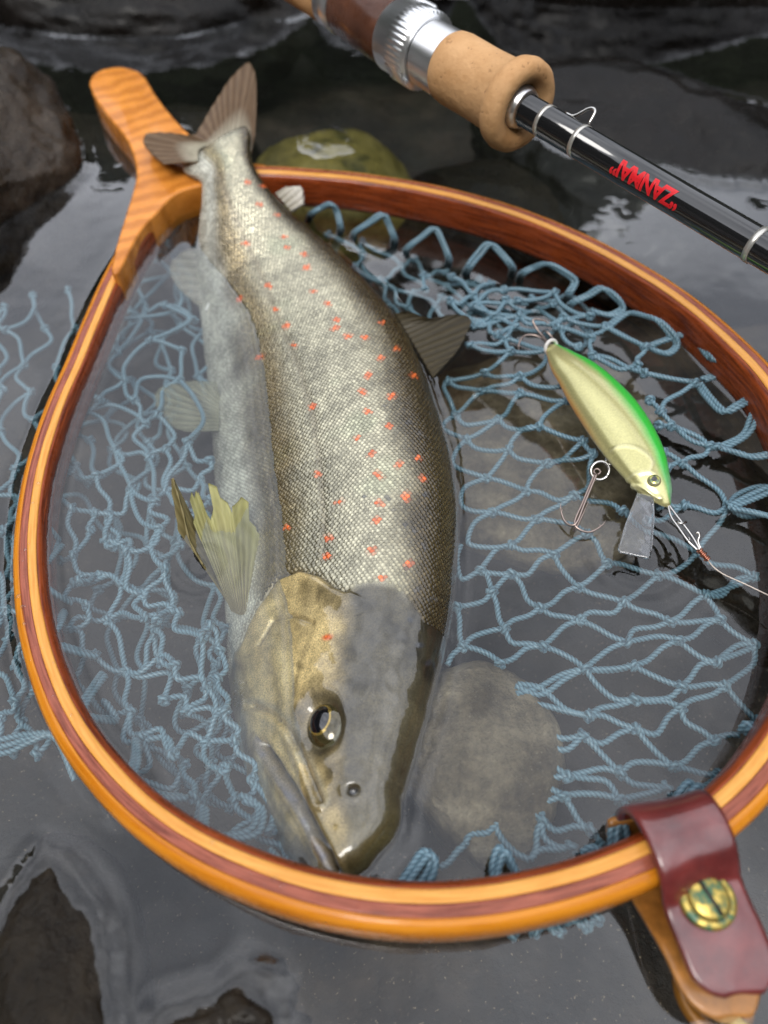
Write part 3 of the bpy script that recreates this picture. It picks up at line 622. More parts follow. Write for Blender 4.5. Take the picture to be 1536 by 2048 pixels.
paint(.45 * np.exp(-(lat / 7) ** 2) * (1 - headm), (.13, .10, .06), .3)
ORANGE = [(496,366),(529,375),(521,411),(556,432),(493,488),(570,476),(576,496),(611,511),(616,537),(541,574),(629,584),(658,609),(553,619),(576,652),(676,641),(673,657),(699,674),(732,676),(590,691),(764,718),(796,700),(522,715),(481,599),(767,646),
 (829,754),(739,752),(727,786),(787,794),(628,814),(737,825),(782,854),(718,877),(746,908),(637,949),(761,952),(799,933),(837,920),(848,958),(681,1006),(761,1007),(815,996),(757,1041),(577,1056),(659,1076),(746,1102),(656,1112),(818,1130),(765,1156),(655,1275),(535,570)]
DARK = [(732,994),(779,999),(791,1023),(813,1050),(829,1063),(855,989),(776,813),(821,847),(843,868),(822,1134),(820,1240),(840,1290),(858,1325),(872,1338),(868,1200),(835,1180),(842,735),(850,1095)]
def spots(uv, lst, k, seed):
    rs = np.random.default_rng(seed); out = np.zeros(len(uv))
    for (u, v) in lst:
        sc = (.55 + .5 * (v / 1100)) * k; r1 = sc * (7.5 + 3 * rs.random()); r2 = r1 * (.5 + .25 * rs.random()); an = rs.normal() * .5
        d = uv - [u, v]; a = d[:, 0] * math.cos(an) + d[:, 1] * math.sin(an); b_ = -d[:, 0] * math.sin(an) + d[:, 1] * math.cos(an)
        out = np.maximum(out, np.exp(-((a / r1) ** 2 + (b_ / r2) ** 2) ** 2))
    return out
so = spots(UV, ORANGE, 1.0, 1); sd_ = spots(UV, DARK, .8, 2)
paint(.75 * sd_, (.035, .04, .05), .1); paint(.97 * so, (.62, .10, .012), 0)
M['fish'] = vcol_mat("trout_skin", .30, .9, 2600, .5, True, .35, .06, 1.75)
M['scale'] = vcol_mat("trout_scales", .26, .8, 2500, .15, True, .05, .08, 1.6)
F = grid_faces(NR, NT, True)[:, ::-1].tolist() + [[(NR - 1) * NT + k for k in range(NT)][::-1]]
mk("body", Vb, F, M['fish'], fish, col=np.hstack([col, met[:, None]]))
grid_px = proj(Vb); facing = (Nb * (np.array([0, 0, CAM_H]) - Vb)).sum(1) > 0
def surf(u, v):
    d = np.hypot(grid_px[:, 0] - u, grid_px[:, 1] - v) + np.where(facing, 0, 1e6); k = int(d.argmin()); return Vb[k], Nb[k], k
# ---- scales: small overlapping shields in staggered rows, one mesh
SP = .00140; VS = []; FS = []; CS = []; cnt = 0
colg = col.reshape(NR, NT, 3); metg = met.reshape(NR, NT); hg = headm.reshape(NR, NT); Vg = Vb.reshape(NR, NT, 3); Ng = Nb.reshape(NR, NT, 3)
s_rows = np.arange(head_end - .03, FL - .002, SP * .62)
ang6 = np.arange(6) / 6 * 2 * np.pi
UVg = UV.reshape(NR, NT, 2)
for ri, s0 in enumerate(s_rows):
    x = np.interp(s0, ss, np.arange(NR)); i0 = int(np.clip(x, 0, NR - 2)); fr_ = x - i0
    ring = Vg[i0] * (1 - fr_) + Vg[i0 + 1] * fr_; rl = np.r_[0, np.cumsum(np.linalg.norm(np.diff(np.vstack([ring, ring[:1]]), axis=0), axis=1))]
    m_ = int(rl[-1] / SP); pos = (np.arange(m_) + (.5 if ri % 2 else 0)) / m_ * rl[-1]
    jj = np.interp(pos, rl, np.arange(NT + 1)); j0 = (jj.astype(int)) % NT; j1 = (j0 + 1) % NT; fj = (jj - jj.astype(int))[:, None]
    pc = ring[j0] * (1 - fj) + ring[j1] * fj; nc = unit(Ng[i0][j0]); tt = np.broadcast_to(T[i0], pc.shape); bb = unit(np.cross(nc, tt)); tt = np.cross(bb, nc)
    uvp = UVg[i0][j0]; keep = hg[i0][j0] < .3
    pc, nc, tt, bb, j0 = pc[keep], nc[keep], tt[keep], bb[keep], j0[keep]; k_ = len(pc)
    if not k_: continue
    rv = 1 + .7 * (rng.random(k_) - .5)
    cc = colg[i0][j0] * (rv * 1.18)[:, None]; mm = np.clip(metg[i0][j0] + .12, 0, .8)
    q_ = THm.reshape(NR, NT)[i0][j0] / np.pi
    cc = cc + (np.array([.085, .062, .026]) * (.2 + .8 * rng.random(k_))[:, None] * sstep(.34, .14, q_)[:, None])     # gold-centred scales on the back
    sz = SP * .56 * (1 + .3 * (rng.random(k_) - .5))
    tilt = (rng.random((k_, 2)) - .5) * .16
    ctr = pc + nc * .00030
    ringv = pc[:, None] + (np.cos(ang6)[None, :, None] * tt[:, None] * 1.05 + np.sin(ang6)[None, :, None] * bb[:, None]) * sz[:, None, None]
    h6 = .00009 * np.cos(ang6)[None] - .00003 + (tilt[:, :1] * np.cos(ang6)[None] + tilt[:, 1:] * np.sin(ang6)[None]) * sz[:, None]
    ringv = ringv + nc[:, None] * h6[..., None]
    blk = np.concatenate([ctr[:, None], ringv], 1).reshape(-1, 3)
    base = cnt + np.arange(k_)[:, None] * 7
    for a6 in range(6): FS.append(np.stack([base[:, 0], base[:, 0] + 1 + a6, base[:, 0] + 1 + (a6 + 1) % 6], 1))
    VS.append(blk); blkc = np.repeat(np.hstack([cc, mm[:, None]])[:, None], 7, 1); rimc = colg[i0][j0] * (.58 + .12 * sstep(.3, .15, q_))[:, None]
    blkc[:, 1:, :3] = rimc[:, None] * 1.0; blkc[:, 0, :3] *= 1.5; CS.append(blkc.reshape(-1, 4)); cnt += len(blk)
FSa = np.vstack(FS)
_v = np.vstack(VS); _n = np.cross(_v[FSa[:, 1]] - _v[FSa[:, 0]], _v[FSa[:, 2]] - _v[FSa[:, 0]])
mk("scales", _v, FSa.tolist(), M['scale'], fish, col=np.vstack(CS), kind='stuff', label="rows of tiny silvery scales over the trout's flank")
# ---- eye, nostril
def eye_at(u, v, flip=False):
    p, nrm, k = surf(u, v)
    if flip:
        i_, j_ = divmod(k, NT); k = i_ * NT + (NT - j_) % NT; p, nrm = Vb[k], Nb[k]
    nrm = unit(nrm * .35 + (Nn[k // NT] if not flip else -Nn[k // NT])); t = unit(T[k // NT]); t = unit(t - nrm * (t @ nrm)); b_ = np.cross(nrm, t); r = .0062
    c = p - nrm * .0022
    na_, nb_ = 40, 48; V = []; C = []
    for i in range(na_):
        a = math.pi * i / (na_ - 1) * .62
        for j in range(nb_):
            w_ = 2 * math.pi * j / nb_
            rr = r * (1.0 + .10 * math.exp(-(a / .42) ** 4))
            V.append(c + rr * (math.cos(a) * nrm * .80 + math.sin(a) * (math.cos(w_) * t * 1.12 + math.sin(w_) * b_)))
            ps = a * (1 - .12 * math.cos(w_ + .5) ** 2)
            if ps < .46: C.append((.004, .004, .006, 0))
            elif ps < .525: C.append((.55, .38, .09, .8))
            elif ps < .95:
                q_ = .5 + .5 * mnoise.noise(Vector((math.cos(w_) * 3, math.sin(w_) * 3, a * 6)))
                C.append((.02 + .09 * q_, .017 + .07 * q_, .008 + .025 * q_, .4))
            else: C.append((.09, .085, .045, .2))
    o = mk("eye", V, grid_faces(na_, nb_, True).tolist(), M['eye'], fish, col=C, label="gold ringed dark eye")
    return o
M['eye'] = vcol_mat("trout_eye", .12, 1.0, 900, .1, True, 0, .02, 1.6)
eye_at(650, 1446); eye_at(650, 1446, True)
def ring_at(name, u, v, r, rr, material, parent, lift=.0002):
    p, nrm, k = surf(u, v); t = unit(np.cross(nrm, [0, 0, 1])); b_ = np.cross(nrm, t); a = np.linspace(0, 2 * np.pi, 25)
    V, F = tube([p + nrm * lift + r * (math.cos(q) * t * 1.25 + math.sin(q) * b_) for q in a], rr, 8, False); return mk(name, V, F, material, parent)
M['nare'] = simple("nostril_skin", (.10, .09, .06), .3, coat=.8)
ring_at("nostril", 706, 1580, .0014, .00034, M['nare'], fish, -.00012)

# ---- fins
def fin_mat(name, c1, c2, alpha=.75):
    m, nt, b = mat(name); a = nt.nodes.new("ShaderNodeVertexColor"); a.layer_name = "Col"
    nt.links.new(a.outputs["Color"], b.inputs["Base Color"]); nt.links.new(a.outputs["Alpha"], b.inputs["Alpha"])
    b.inputs["Roughness"].default_value = .5; b.inputs["Specular IOR Level"].default_value = .3; b.inputs["Coat Weight"].default_value = .05; b.inputs["Subsurface Weight"].default_value = 0
    b.inputs["Transmission Weight"].default_value = 0
    return m
M['fin'] = fin_mat("fin_membrane", 0, 0)
def fin(name, base, outer, nray, c_base, c_tip, c_ray, a0=.95, a1=.6, thick=.0004, rag=0.0, edge=None, label=None, nt_=26, seed=3, wave=.0006, mix=1.0, sharp=False):
    """fan of rays between a base line and an outer edge (both photo rows with heights); a two-sided membrane with ridges"""
    rs = np.random.default_rng(seed); per = 6; n = nray * per + 1
    B = crom(PP(base), n); O = crom(PP(outer), n)
    if sharp:
        o_ = PP(outer); l_ = np.r_[0, np.cumsum(np.linalg.norm(np.diff(o_, axis=0), axis=1))]; O = np.stack([np.interp(np.linspace(0, l_[-1], n), l_, o_[:, k]) for k in range(3)], 1)
    V = []; C = []
    leng = 1 - rag * np.repeat(rs.random(nray + 1), per)[:n]
    nr_ = unit(np.cross(O[n // 2] - B[n // 2], B[-1] - B[0]))
    if nr_[2] < 0: nr_ = -nr_
    for side in (1, -1):
        for i in range(n):
            ph = (i % per) / per; ridge = .5 + .5 * math.cos(2 * math.pi * ph)
            for j in range(nt_):
                t = j / (nt_ - 1); p = B[i] + (O[i] - B[i]) * t * leng[i]
                w_ = wave * math.sin(i / n * 9 + seed) * t
                V.append(p + nr_ * (w_ + side * (thick * .35 + thick * ridge * (1 - .6 * t)) * (1 if 0 < i < n - 1 else .1)))
                tq = min(1, t / mix) ** (1.0 if mix == 1 else 1.6); cc = np.array(c_base) * (1 - tq) + np.array(c_tip) * tq
                rg = .55 * ridge * (1 if mix == 1 else tq); cc = cc * (1 - rg) + np.array(c_ray) * rg
                cc = cc * (1 + .25 * mnoise.noise(Vector((i * .35, j * .4, seed))))
                if edge is not None:
                    e_ = sstep(edge[1], 0, i / n); cc = cc * (1 - e_) + np.array(edge[0]) * e_
                al = a0 * (1 - t) + a1 * t; al = min(1, al + .2 * ridge)
                C.append((*np.maximum(cc, 0), al))
    f1 = grid_faces(n, nt_); f2 = grid_faces(n, nt_, off=n * nt_)[:, ::-1]; rim = []
    o_ = n * nt_
    for i in range(n - 1): rim.append([i * nt_ + nt_ - 1, (i + 1) * nt_ + nt_ - 1, o_ + (i + 1) * nt_ + nt_ - 1, o_ + i * nt_ + nt_ - 1])
    for i in (0, n - 1):
        for j in range(nt_ - 1): rim.append([i * nt_ + j, i * nt_ + j + 1, o_ + i * nt_ + j + 1, o_ + i * nt_ + j])
    return mk(name, V, f1.tolist() + f2.tolist() + rim, M['fin'], fish, col=C, label=label)
fin("tail_fin", [(396,322,.0172),(398,304,.0182),(410,296,.0188),(440,290,.0192),(472,287,.0192),(494,292,.0186),(502,306,.0178)],
    [(328,332,.0160),(300,308,.0155),(285,280,.0152),(296,264,.0160),(340,263,.0180),(384,268,.0205),(398,255,.0215),(425,214,.0240),(455,170,.0265),(480,141,.0285),(497,127,.0300),(511,150,.0290),(513,205,.0265),(510,262,.0235)], 24, (.42, .39, .30), (.10, .058, .030), (.22, .15, .09), 1, .98, .0008, .03, label="forked brownish tail fin", seed=2, wave=.001, mix=.45)
fin("dorsal_fin", [(790,628,.003),(815,668,.003),(840,710,.0025),(866,756,.001)], [(812,622,.007),(860,634,.0075),(905,630,.006),(942,642,.003),(922,690,.002),(884,735,.0015)], 13, (.040, .031, .015), (.034, .028, .017), (.075, .058, .030), .98, .9, .0005, .02, label="dusky olive dorsal fin")
fin("adipose_fin", [(552,388,.011),(566,404,.0095),(584,424,.008)], [(572,374,.0135),(604,376,.0135),(606,408,.0105)], 4, (.30, .27, .20), (.62, .58, .50), (.5, .46, .4), 1, 1, .0014, 0, label="small pale adipose fin")
fin("pelvic_fin", [(440,792,-.014),(438,820,-.015),(438,862,-.016)], [(432,764,-.010),(370,760,-.009),(318,778,-.009),(308,800,-.009),(326,842,-.010),(372,862,-.012)], 11, (.26, .26, .18), (.20, .21, .145), (.33, .32, .22), .60, .30, .0005, .03, edge=None, label="grey green pelvic fin under the water")
fin("anal_fin", [(436,470,-.002),(430,540,-.006),(420,622,-.010)], [(425,498,-.004),(372,498,-.006),(342,530,-.007),(350,568,-.008),(404,618,-.010)], 10, (.36, .35, .29), (.26, .25, .19), (.36, .34, .27), .6, .3, .0005, .02, label="pale anal fin under the water")
V, F = tube(crom(PP([(429,482,-.001),(431,540,-.0035),(424,590,-.006),(412,622,-.008)]), 20), np.linspace(.0011, .0005, 20), 8)
mk("anal_fin_edge", V, F, simple("fin_white", (.75, .74, .70), .4), fish, label="white leading edge of the anal fin")
fin("pectoral_fin", [(462,1222,-.010),(470,1226,-.010),(480,1230,-.010),(490,1228,-.010),(498,1222,-.010)],
    [(372,1010,.0045),(381,938,.0065),(396,975,.0058),(410,1002,.004),(418,966,.0048),(440,976,.0040),(456,988,.0032),(466,1012,.002),(484,994,.0016),(505,1010,-.0005),(524,1030,-.002),(522,1090,-.004)], 17, (.20, .15, .085), (.42, .40, .14), (.40, .37, .17), .55, .62, .0004, .20, label="ragged yellow pectoral fin breaking the water", sharp=True, nt_=34, seed=9, wave=.0012)
fin("pectoral_fin", [(474,1222,-.012),(468,1216,-.012),(462,1210,-.012)], [(350,1060,.002),(345,952,.006),(354,985,.0055),(372,1070,.003),(410,1130,.001)], 8, (.15, .12, .06), (.15, .12, .045), (.26, .21, .09), 1, .97, .0005, .04, label="folded dark olive far pectoral fin", seed=5)

# ------------------------------------------------------------------ lure
lure = empty("fishing_lure", P(1220, 850, .001), "green and gold minnow lure with clear lip resting on the net", "lure")
LZ = .0085
LS = [(1100,690,3),(1104,695,13),(1112,705,20),(1130,725,32),(1158,752,44),(1190,790,54),(1220,828,59),(1250,872,59),(1277,915,53),(1300,955,41),(1318,982,28),(1330,1002,15),(1338,1012,4)]
lc = PP([(a, b_, LZ + .0015 * math.sin(i / 12 * 3.14)) for i, (a, b_, c_) in enumerate(LS)]); lh = np.array([c_ * depth(p) / FPX for (_, _, c_), p in zip(LS, lc)])
Ll = np.r_[0, np.cumsum(np.linalg.norm(np.diff(lc, axis=0), axis=1))]; sl = np.linspace(0, Ll[-1], 130)
cl = smooth_interp(sl, Ll, lc); al = np.sqrt(np.maximum(smooth_interp(sl, Ll, lh ** 2), 1e-8)); Tl = unit(np.gradient(cl, axis=0))
X_l = unit(np.stack([Tl[:, 1], -Tl[:, 0], 0 * Tl[:, 0]], 1))          # towards the belly or back, horizontal
X_l = np.where((X_l[:, :1] > 0), X_l, -X_l); U_l = np.cross(X_l, Tl); U_l = np.where(U_l[:, 2:] > 0, U_l, -U_l)
rl_ = R(10); Dl = math.cos(rl_) * X_l + math.sin(rl_) * U_l; Nl = -math.sin(rl_) * X_l + math.cos(rl_) * U_l
nT = 96; tl = np.linspace(0, 2 * np.pi, nT, endpoint=False)
V = cl[:, None] + Dl[:, None] * (al[:, None] * np.cos(tl))[..., None] + Nl[:, None] * (.56 * al[:, None] * np.sin(tl))[..., None]
Nv = unit(Dl[:, None] * np.cos(tl)[None, :, None] + Nl[:, None] * (np.sin(tl) / .56)[None, :, None]).reshape(-1, 3)
V = V.reshape(-1, 3); tm = np.where(tl > np.pi, 2 * np.pi - tl, tl); TM = np.tile(tm, len(sl)); SL = np.repeat(sl / Ll[-1], nT)
Vmir = (cl[:, None] + Dl[:, None] * (al[:, None] * np.cos(tm))[..., None] + Nl[:, None] * (.56 * al[:, None] * np.sin(tm))[..., None]).reshape(-1, 3); uvl = proj(Vmir)
G1 = [(1222,903),(1240,892),(1268,894),(1292,908),(1305,925),(1300,940)]; G2 = [(1253,960),(1268,950),(1290,943),(1310,947)]; G3 = [(1266,970),(1288,978),(1310,994),(1322,996)]; G4 = [(1266,970),(1280,992),(1305,1002),(1322,996)]
ds = np.zeros(len(V)); lines = []
for g in (G1, G2, G3, G4):
    d_, _, _ = polydist(uvl, crom(np.array(g, float), 16)); ds += .00035 * np.exp(-(d_ / 3.0) ** 2); lines.append(d_)
V = V + Nv * ds[:, None]
Q = TM / np.pi; green = np.array([.045, .52, .055]); gold = np.array([.62, .58, .26]); orng = np.array([.72, .33, .07]); white = np.array([.62, .60, .46])
nzl = vnoise(Vmir, 150, 3)
c = lerp(green, gold, sstep(.27, .44, Q + .02 * nzl)); c = lerp(c, orng, sstep(.80, .98, Q) * sstep(.75, .4, SL)); c = lerp(c, np.array([.20, .34, .22]), sstep(.80, .97, SL) * sstep(.42, .2, Q))
mt = .62 * sstep(.25, .45, Q) * sstep(1, .8, Q)
c = lerp(c, np.array([.8, .76, .5]), .35 * np.clip(sum(np.exp(-(d_ / 2.5) ** 2) for d_ in lines), 0, 1))
m_lure = vcol_mat("lure_paint", .30, .8, 1800, .10, True, .05, .04, 1.5)
F = grid_faces(len(sl), nT, True).tolist() + [list(range(nT))[::-1], [(len(sl) - 1) * nT + k for k in range(nT)]]
mk("lure_body", V, F, m_lure, lure, col=np.hstack([c, mt[:, None]]))
lpx = proj(V); lfac = (Nv * (np.array([0, 0, CAM_H]) - V)).sum(1) > 0
def lsurf(u, v): k = int((np.hypot(lpx[:, 0] - u, lpx[:, 1] - v) + np.where(lfac, 0, 1e6)).argmin()); return V[k], Nv[k]
def disc_dome(name, p, nrm, r, h, material, parent, colf=None):
    t = unit(np.cross(nrm, [0.3, .2, 1])); b_ = np.cross(nrm, t); na_, nb_ = 10, 28; VV = []; CC = []
    for i in range(na_):
        a = i / (na_ - 1) * math.pi / 2
        for j in range(nb_):
            w_ = j / nb_ * 2 * math.pi
            VV.append(p + r * math.sin(a) * (math.cos(w_) * t + math.sin(w_) * b_) + nrm * h * math.cos(a))
            if colf: CC.append(colf(math.sin(a), w_))
    return mk(name, VV, grid_faces(na_, nb_, True).tolist(), material, parent, col=CC if colf else None)
def leye(s, w_):
    if s < .36: return (.01, .008, .004, 0)
    if s < .75: q_ = .5 + .5 * math.sin(w_ * 3 + 1); return (.45 * q_ + .12, .34 * q_ + .2, .10, .6)
    return (.52, .50, .28, .5)
p, nrm = lsurf(1308, 962); disc_dome("eye", p - nrm * .0002, nrm, .0019, .0011, M['eye'], lure, leye)
k_ = p + 0; p2 = k_ - 2 * (np.dot(k_ - cl[108], Nl[108])) * Nl[108]; disc_dome("eye", p2 + Nl[108] * .0002, -Nl[108], .0019, .0011, M['eye'], lure, leye)
# clear lip
m, nt, b = mat("clear_plastic"); b.inputs["Base Color"].default_value = (.93, .95, .97, 1); b.inputs["Roughness"].default_value = .06
b.inputs["Transmission Weight"].default_value = .97; b.inputs["IOR"].default_value = 1.46; b.inputs["Coat Weight"].default_value = .6; M['clear'] = m
lipt = PP([(1274,985,.0080),(1308,995,.0092),(1308,1040,.0078),(1302,1112,.0058),(1297,1118,.0056),(1240,1106,.0052),(1235,1099,.0052),(1252,1045,.0066)])
n_l = unit(np.cross(lipt[1] - lipt[0], lipt[4] - lipt[0])); n_l = n_l if n_l[2] > 0 else -n_l
k_ = len(lipt); VV = np.vstack([lipt + n_l * .0006, lipt - n_l * .0006]); FF = [list(range(k_)), list(range(k_, 2 * k_))[::-1]] + [[i, k_ + i, k_ + (i + 1) % k_, (i + 1) % k_] for i in range(k_)]
add_bevel(mk("diving_lip", VV, FF, M['clear'], lure, smooth=False, label="clear plastic diving lip"), .0003, 2)
V_, F_ = tube(crom(PP([(1306,1000,.0098),(1307,1042,.0085),(1301,1110,.0064)]), 10), .00022, 6); mk("lip_rib", V_, F_, M['clear'], lure)
M['steel'] = simple("bright_steel", (.62, .60, .57), .22, 1.0); M['hook'] = simple("bronzed_hook", (.42, .33, .29), .3, 1.0)
def ringw(name, c_, r, n1, n2, wr, material, parent, turns=1.0):
    a = np.linspace(0, 2 * math.pi * turns, int(28 * turns)); pts = np.array([c_ + r * (math.cos(q) * n1 + math.sin(q) * n2) + np.cross(n1, n2) * .0006 * q / 6.28 * (turns > 1) for q in a])
    V_, F_ = tube(pts, wr, 8, turns != 1.0); return mk(name, V_, F_, material, parent)
ez = np.array([0, 0, 1.0])
bm_ = P(1213, 925, .0055); eye_b = P(1222, 922, .0062)
V_, F_ = tube(crom(PP([(1232,905,.0075),(1216,912,.0066),(1213,926,.006),(1226,928,.0062),(1238,918,.0075)]), 20), .0005, 8); mk("hook_hanger", V_, F_, M['steel'], lure)
ringw("split_ring", P(1199, 941, .006), .0026, np.array([1.0, 0, .1]), unit(np.array([0, .75, .6])), .00042, M['steel'], lure, 1.9)
def treble(name, eye_px, end_px, z0, z1, bends, label):
    h = Mesh(); e = P(*eye_px, z0); d = P(*end_px, z1); ax = unit(d - e)
    a = np.linspace(0, 2 * math.pi, 18); n1 = unit(np.cross(ax, ez)); pts = [e - ax * .0009 + .0009 * (math.cos(q) * ax + math.sin(q) * n1) for q in a]
    h.add(*tube(pts, .0003, 7, False))
    for k, (bu, bv, bz, tu, tv, tz) in enumerate(bends):
        off = .0004 * (math.cos(k * 2.1) * n1 + math.sin(k * 2.1) * np.cross(ax, n1))
        mid = P(bu, bv, bz); tip = P(tu, tv, tz); out_ = mid - d
        pts = [e + off, e * .4 + d * .6 + off, d + off, d + ax * .0012 + out_ * .35, mid, mid * .4 + tip * .6 + (mid - d) * .12, tip]
        c_ = crom(np.array(pts), 40); h.add(*tube(c_, np.r_[np.full(32, .00034), np.linspace(.00034, .00006, 8)], 8))
        bb = c_[36]; h.add(*tube(np.array([bb, bb + unit(d - bb) * .0009 + ax * -.0004]), np.array([.00022, .00004]), 6))
    h.build(name, M['hook'], lure, label=label)
treble("treble_hook", (1192,948), (1152,1045), .0058, .003, [(1180,1064,.002,1212,1040,.0035),(1150,1060,.0005,1178,1000,.004),(1128,1040,.002,1122,1005,.004)], "bronzed treble hook on the belly ring")
treble("treble_hook", (1104,694), (1085,675), .0075, .0065, [(1066,640,.009,1102,648,.008),(1048,672,.006,1038,700,.005),(1090,662,.004,1110,682,.003)], "bronzed treble hook at the tail")
p = P(1102, 694, .009); ringw("tail_ring", p, .0022, np.array([.85, .5, 0]), unit(np.array([-.2, .35, .9])), .0006, simple("white_ring", (.75, .72, .68), .4), lure)
sn = Mesh()
for o_ in (-1, 1): sn.add(*tube(crom(PP([(1335,1006,.0085),(1346 + 4 * o_,1030 - 3 * o_,.0085),(1362 + 5 * o_,1052 - 3 * o_,.0082),(1382 + 5 * o_,1080 - 3 * o_,.0075),(1398 + 2 * o_,1101,.0068)]), 30), .00036, 8))
sn.add(*tube(crom(PP([(1392,1068,.0088),(1396,1064,.0092),(1399,1072,.0086),(1396,1082,.0078),(1402,1098,.0068)]), 16), .00028, 7))
sn.add(*tube(crom(PP([(1354,1044,.0083),(1362,1047,.0088),(1372,1044,.0083)]), 8), .0004, 7)); sn.add(*tube(crom(PP([(1376,1074,.0078),(1380,1079,.008),(1374,1082,.0078)]), 8), .0002, 6))
sn.build("wire_snap", M['steel'], lure, label="bright wire snap at the nose")
cp = crom(PP([(1398,1100,.0068),(1405,1108,.0065),(1416,1120,.006)]), 60); ax = unit(cp[-1] - cp[0]); n1 = unit(np.cross(ax, ez)); n2 = np.cross(ax, n1)
a = np.linspace(0, 2 * math.pi * 7, 120); cpts = np.array([cp[0] + (cp[-1] - cp[0]) * q / a[-1] + (.0006 + .00018 * math.sin(q * .37)) * (math.cos(q) * n1 + math.sin(q) * n2) for q in a])
V_, F_ = tube(cpts, .00026, 6); mk("wire_knot", V_, F_, simple("copper_wire", (.55, .24, .16), .35, 1.0), lure, label="coppery knotted wraps")
V_, F_ = tube(crom(PP([(1412,1116,.0062),(1428,1135,.0058),(1450,1150,.0055),(1490,1168,.0055),(1540,1192,.006),(1620,1230,.008),(1800,1300,.012)]), 60), .00018, 6)
mk("leader_line", V_, F_, simple("leader_nylon", (.55, .47, .40), .2, .2, spec=.8), label="thin pale leader line running from the lure's snap over the hoop", cat="fishing line")

# ------------------------------------------------------------------ rod
RZ = .060
O_ = P(1060, 225, RZ); rod_ax = unit(P(1536, 505, RZ) - P(660, -8, RZ)); ry_ = unit(np.cross(ez, rod_ax)); 
if ry_[1] > 0: ry_ = -ry_                                          # towards the viewer
rod = empty("fishing_rod", O_, "black spinning rod with cork grip and dark wooden reel seat above the boulder", "fishing rod")
def tp(u, v): return float((P(u, v, RZ) - O_) @ rod_ax)
def lathe(name, prof, material, sides=64, parent=rod, knurl=None, label=None):
    prof = np.array(prof); a = np.arange(sides) / sides * 2 * np.pi; V = []
    for i, (t, r) in enumerate(prof):
        rr = np.full(sides, r)
        if knurl and knurl[0] <= i <= knurl[1]: rr = r + .0002 * np.cos(np.arange(sides) / 4 * 2 * np.pi)
        V.append(O_ + rod_ax * t + rr[:, None] * (np.cos(a)[:, None] * ez + np.sin(a)[:, None] * ry_))
    V = np.vstack(V); F = grid_faces(len(prof), sides, True).tolist() + [list(range(sides)), [(len(prof) - 1) * sides + k for k in range(sides)][::-1]]
    return mk(name, V, F, material, parent, label=label)
m, nt, b = mat("cork"); co = objco(nt); f1 = noise(nt, co, 90, 6, .6); f2 = noise(nt, objco(nt, (1, 1, 1), (.3, .2, .5)), 420, 4, .6)
base = ramp(nt, f1, [(.3, (.50, .26, .10)), (.7, (.68, .40, .19))]); mm_ = nd(nt, "ShaderNodeMixRGB", blend_type='MULTIPLY'); mm_.inputs[0].default_value = 1
nt.links.new(base, mm_.inputs[1]); nt.links.new(ramp(nt, f2, [(.28, (.45, .38, .32)), (.38, (1, 1, 1))]), mm_.inputs[2]); nt.links.new(mm_.outputs[0], b.inputs["Base Color"])
b.inputs["Roughness"].default_value = .75; nt.links.new(bump(nt, f2, .5, .0008), b.inputs["Normal"]); M['cork'] = m
M['alu'] = simple("polished_aluminium", (.86, .86, .86), .30, 1.0); M['blank'] = simple("black_gloss", (.012, .012, .013), .12, coat=1.0)
M['silver_wrap'] = simple("silver_thread", (.62, .60, .55), .3, .7)
M['seat'] = wood("dark_burl", [(.3, (.040, .016, .010)), (.55, (.095, .038, .022)), (.7, (.17, .072, .042))], 55, (1, 1, 1), .3, .6, bs=.2)
M['red_print'] = simple("red_print", (.75, .012, .02), .4)
c0, c1 = tp(905, 130), tp(1052, 221)
lathe("foregrip", [(c0, .0060), (c0, .0098), (c0 + .0012, .0105), (c0 + .004, .0108), (c0 + (c1 - c0) * .45, .0106), (c1 - .0085, .0109), (c1 - .0078, .0118), (c1 - .0066, .0130), (c1 - .0042, .0136), (c1 - .0018, .0132), (c1 - .0003, .0120), (c1, .0100), (c1 - .0005, .0084), (c1 - .0022, .0068), (c1 - .0032, .0055)], M['cork'], 72, label="short cork foregrip with flared front ring")
lathe("winding_check", [(c1 - .0034, .0066), (c1 - .0026, .0064), (c1 - .0004, .0056), (c1 + .0004, .0048)], M['alu'], 48)
h0, h1, h2 = tp(800, 68), tp(865, 106), tp(908, 132)
lathe("locking_hood", [(h0, .0095), (h0, .0108), (h0 + .0008, .0113), (h0 + (h1 - h0) * .42, .0113), (h0 + (h1 - h0) * .45, .0119), (h1 - .0016, .0119), (h1 - .0012, .0113), (h1 - .0004, .0110), (h1, .0100)], M['alu'], 176, knurl=(4, 5), label="knurled aluminium locking hood")
pr = [(h1 - .0004, .0088)]
t_ = h1
while t_ < h2: pr += [(t_, .0097), (t_ + .0004, .0101), (t_ + .0008, .0097)]; t_ += .0009
lathe("threaded_barrel", pr, M['alu'], 64)
w0 = tp(694, 10); lathe("reel_seat", [(w0, .0085), (w0 + .001, .0098), (w0 + (h0 - w0) * .5, .0104), (h0 - .0006, .0106), (h0 + .0004, .0098)], M['seat'], 64, label="dark burl wood reel seat")
k0 = tp(664, -6); lathe("rear_band", [(k0, .0080), (k0 + .0004, .0094), (w0 - .0002, .0099), (w0 + .0006, .0090)], M['alu'], 64)
r0 = tp(520, -90); lathe("rear_grip", [(r0 - .06, .002), (r0 - .06, .0098), (r0 - .056, .0112), (r0 - .02, .0100), (r0, .0088), (k0 - .001, .0092), (k0 + .0003, .0082)], M['cork'], 64)
lathe("blank", [(c1 - .004, .0046), (c1 + .06, .0045), (c1 + .2, .0042), (c1 + .6, .0034), (c1 + 1.2, .0022)], M['blank'], 40, label="glossy black rod blank")
for (u, v, wd) in ((1092, 243, .0007), (1160, 284, .0007), (1512, 491, .0008)):
    t_ = tp(u, v); lathe("thread_wrap", [(t_ - wd, .0044), (t_ - wd, .0047), (t_ + wd, .0047), (t_ + wd, .0044)], M['silver_wrap'], 40)
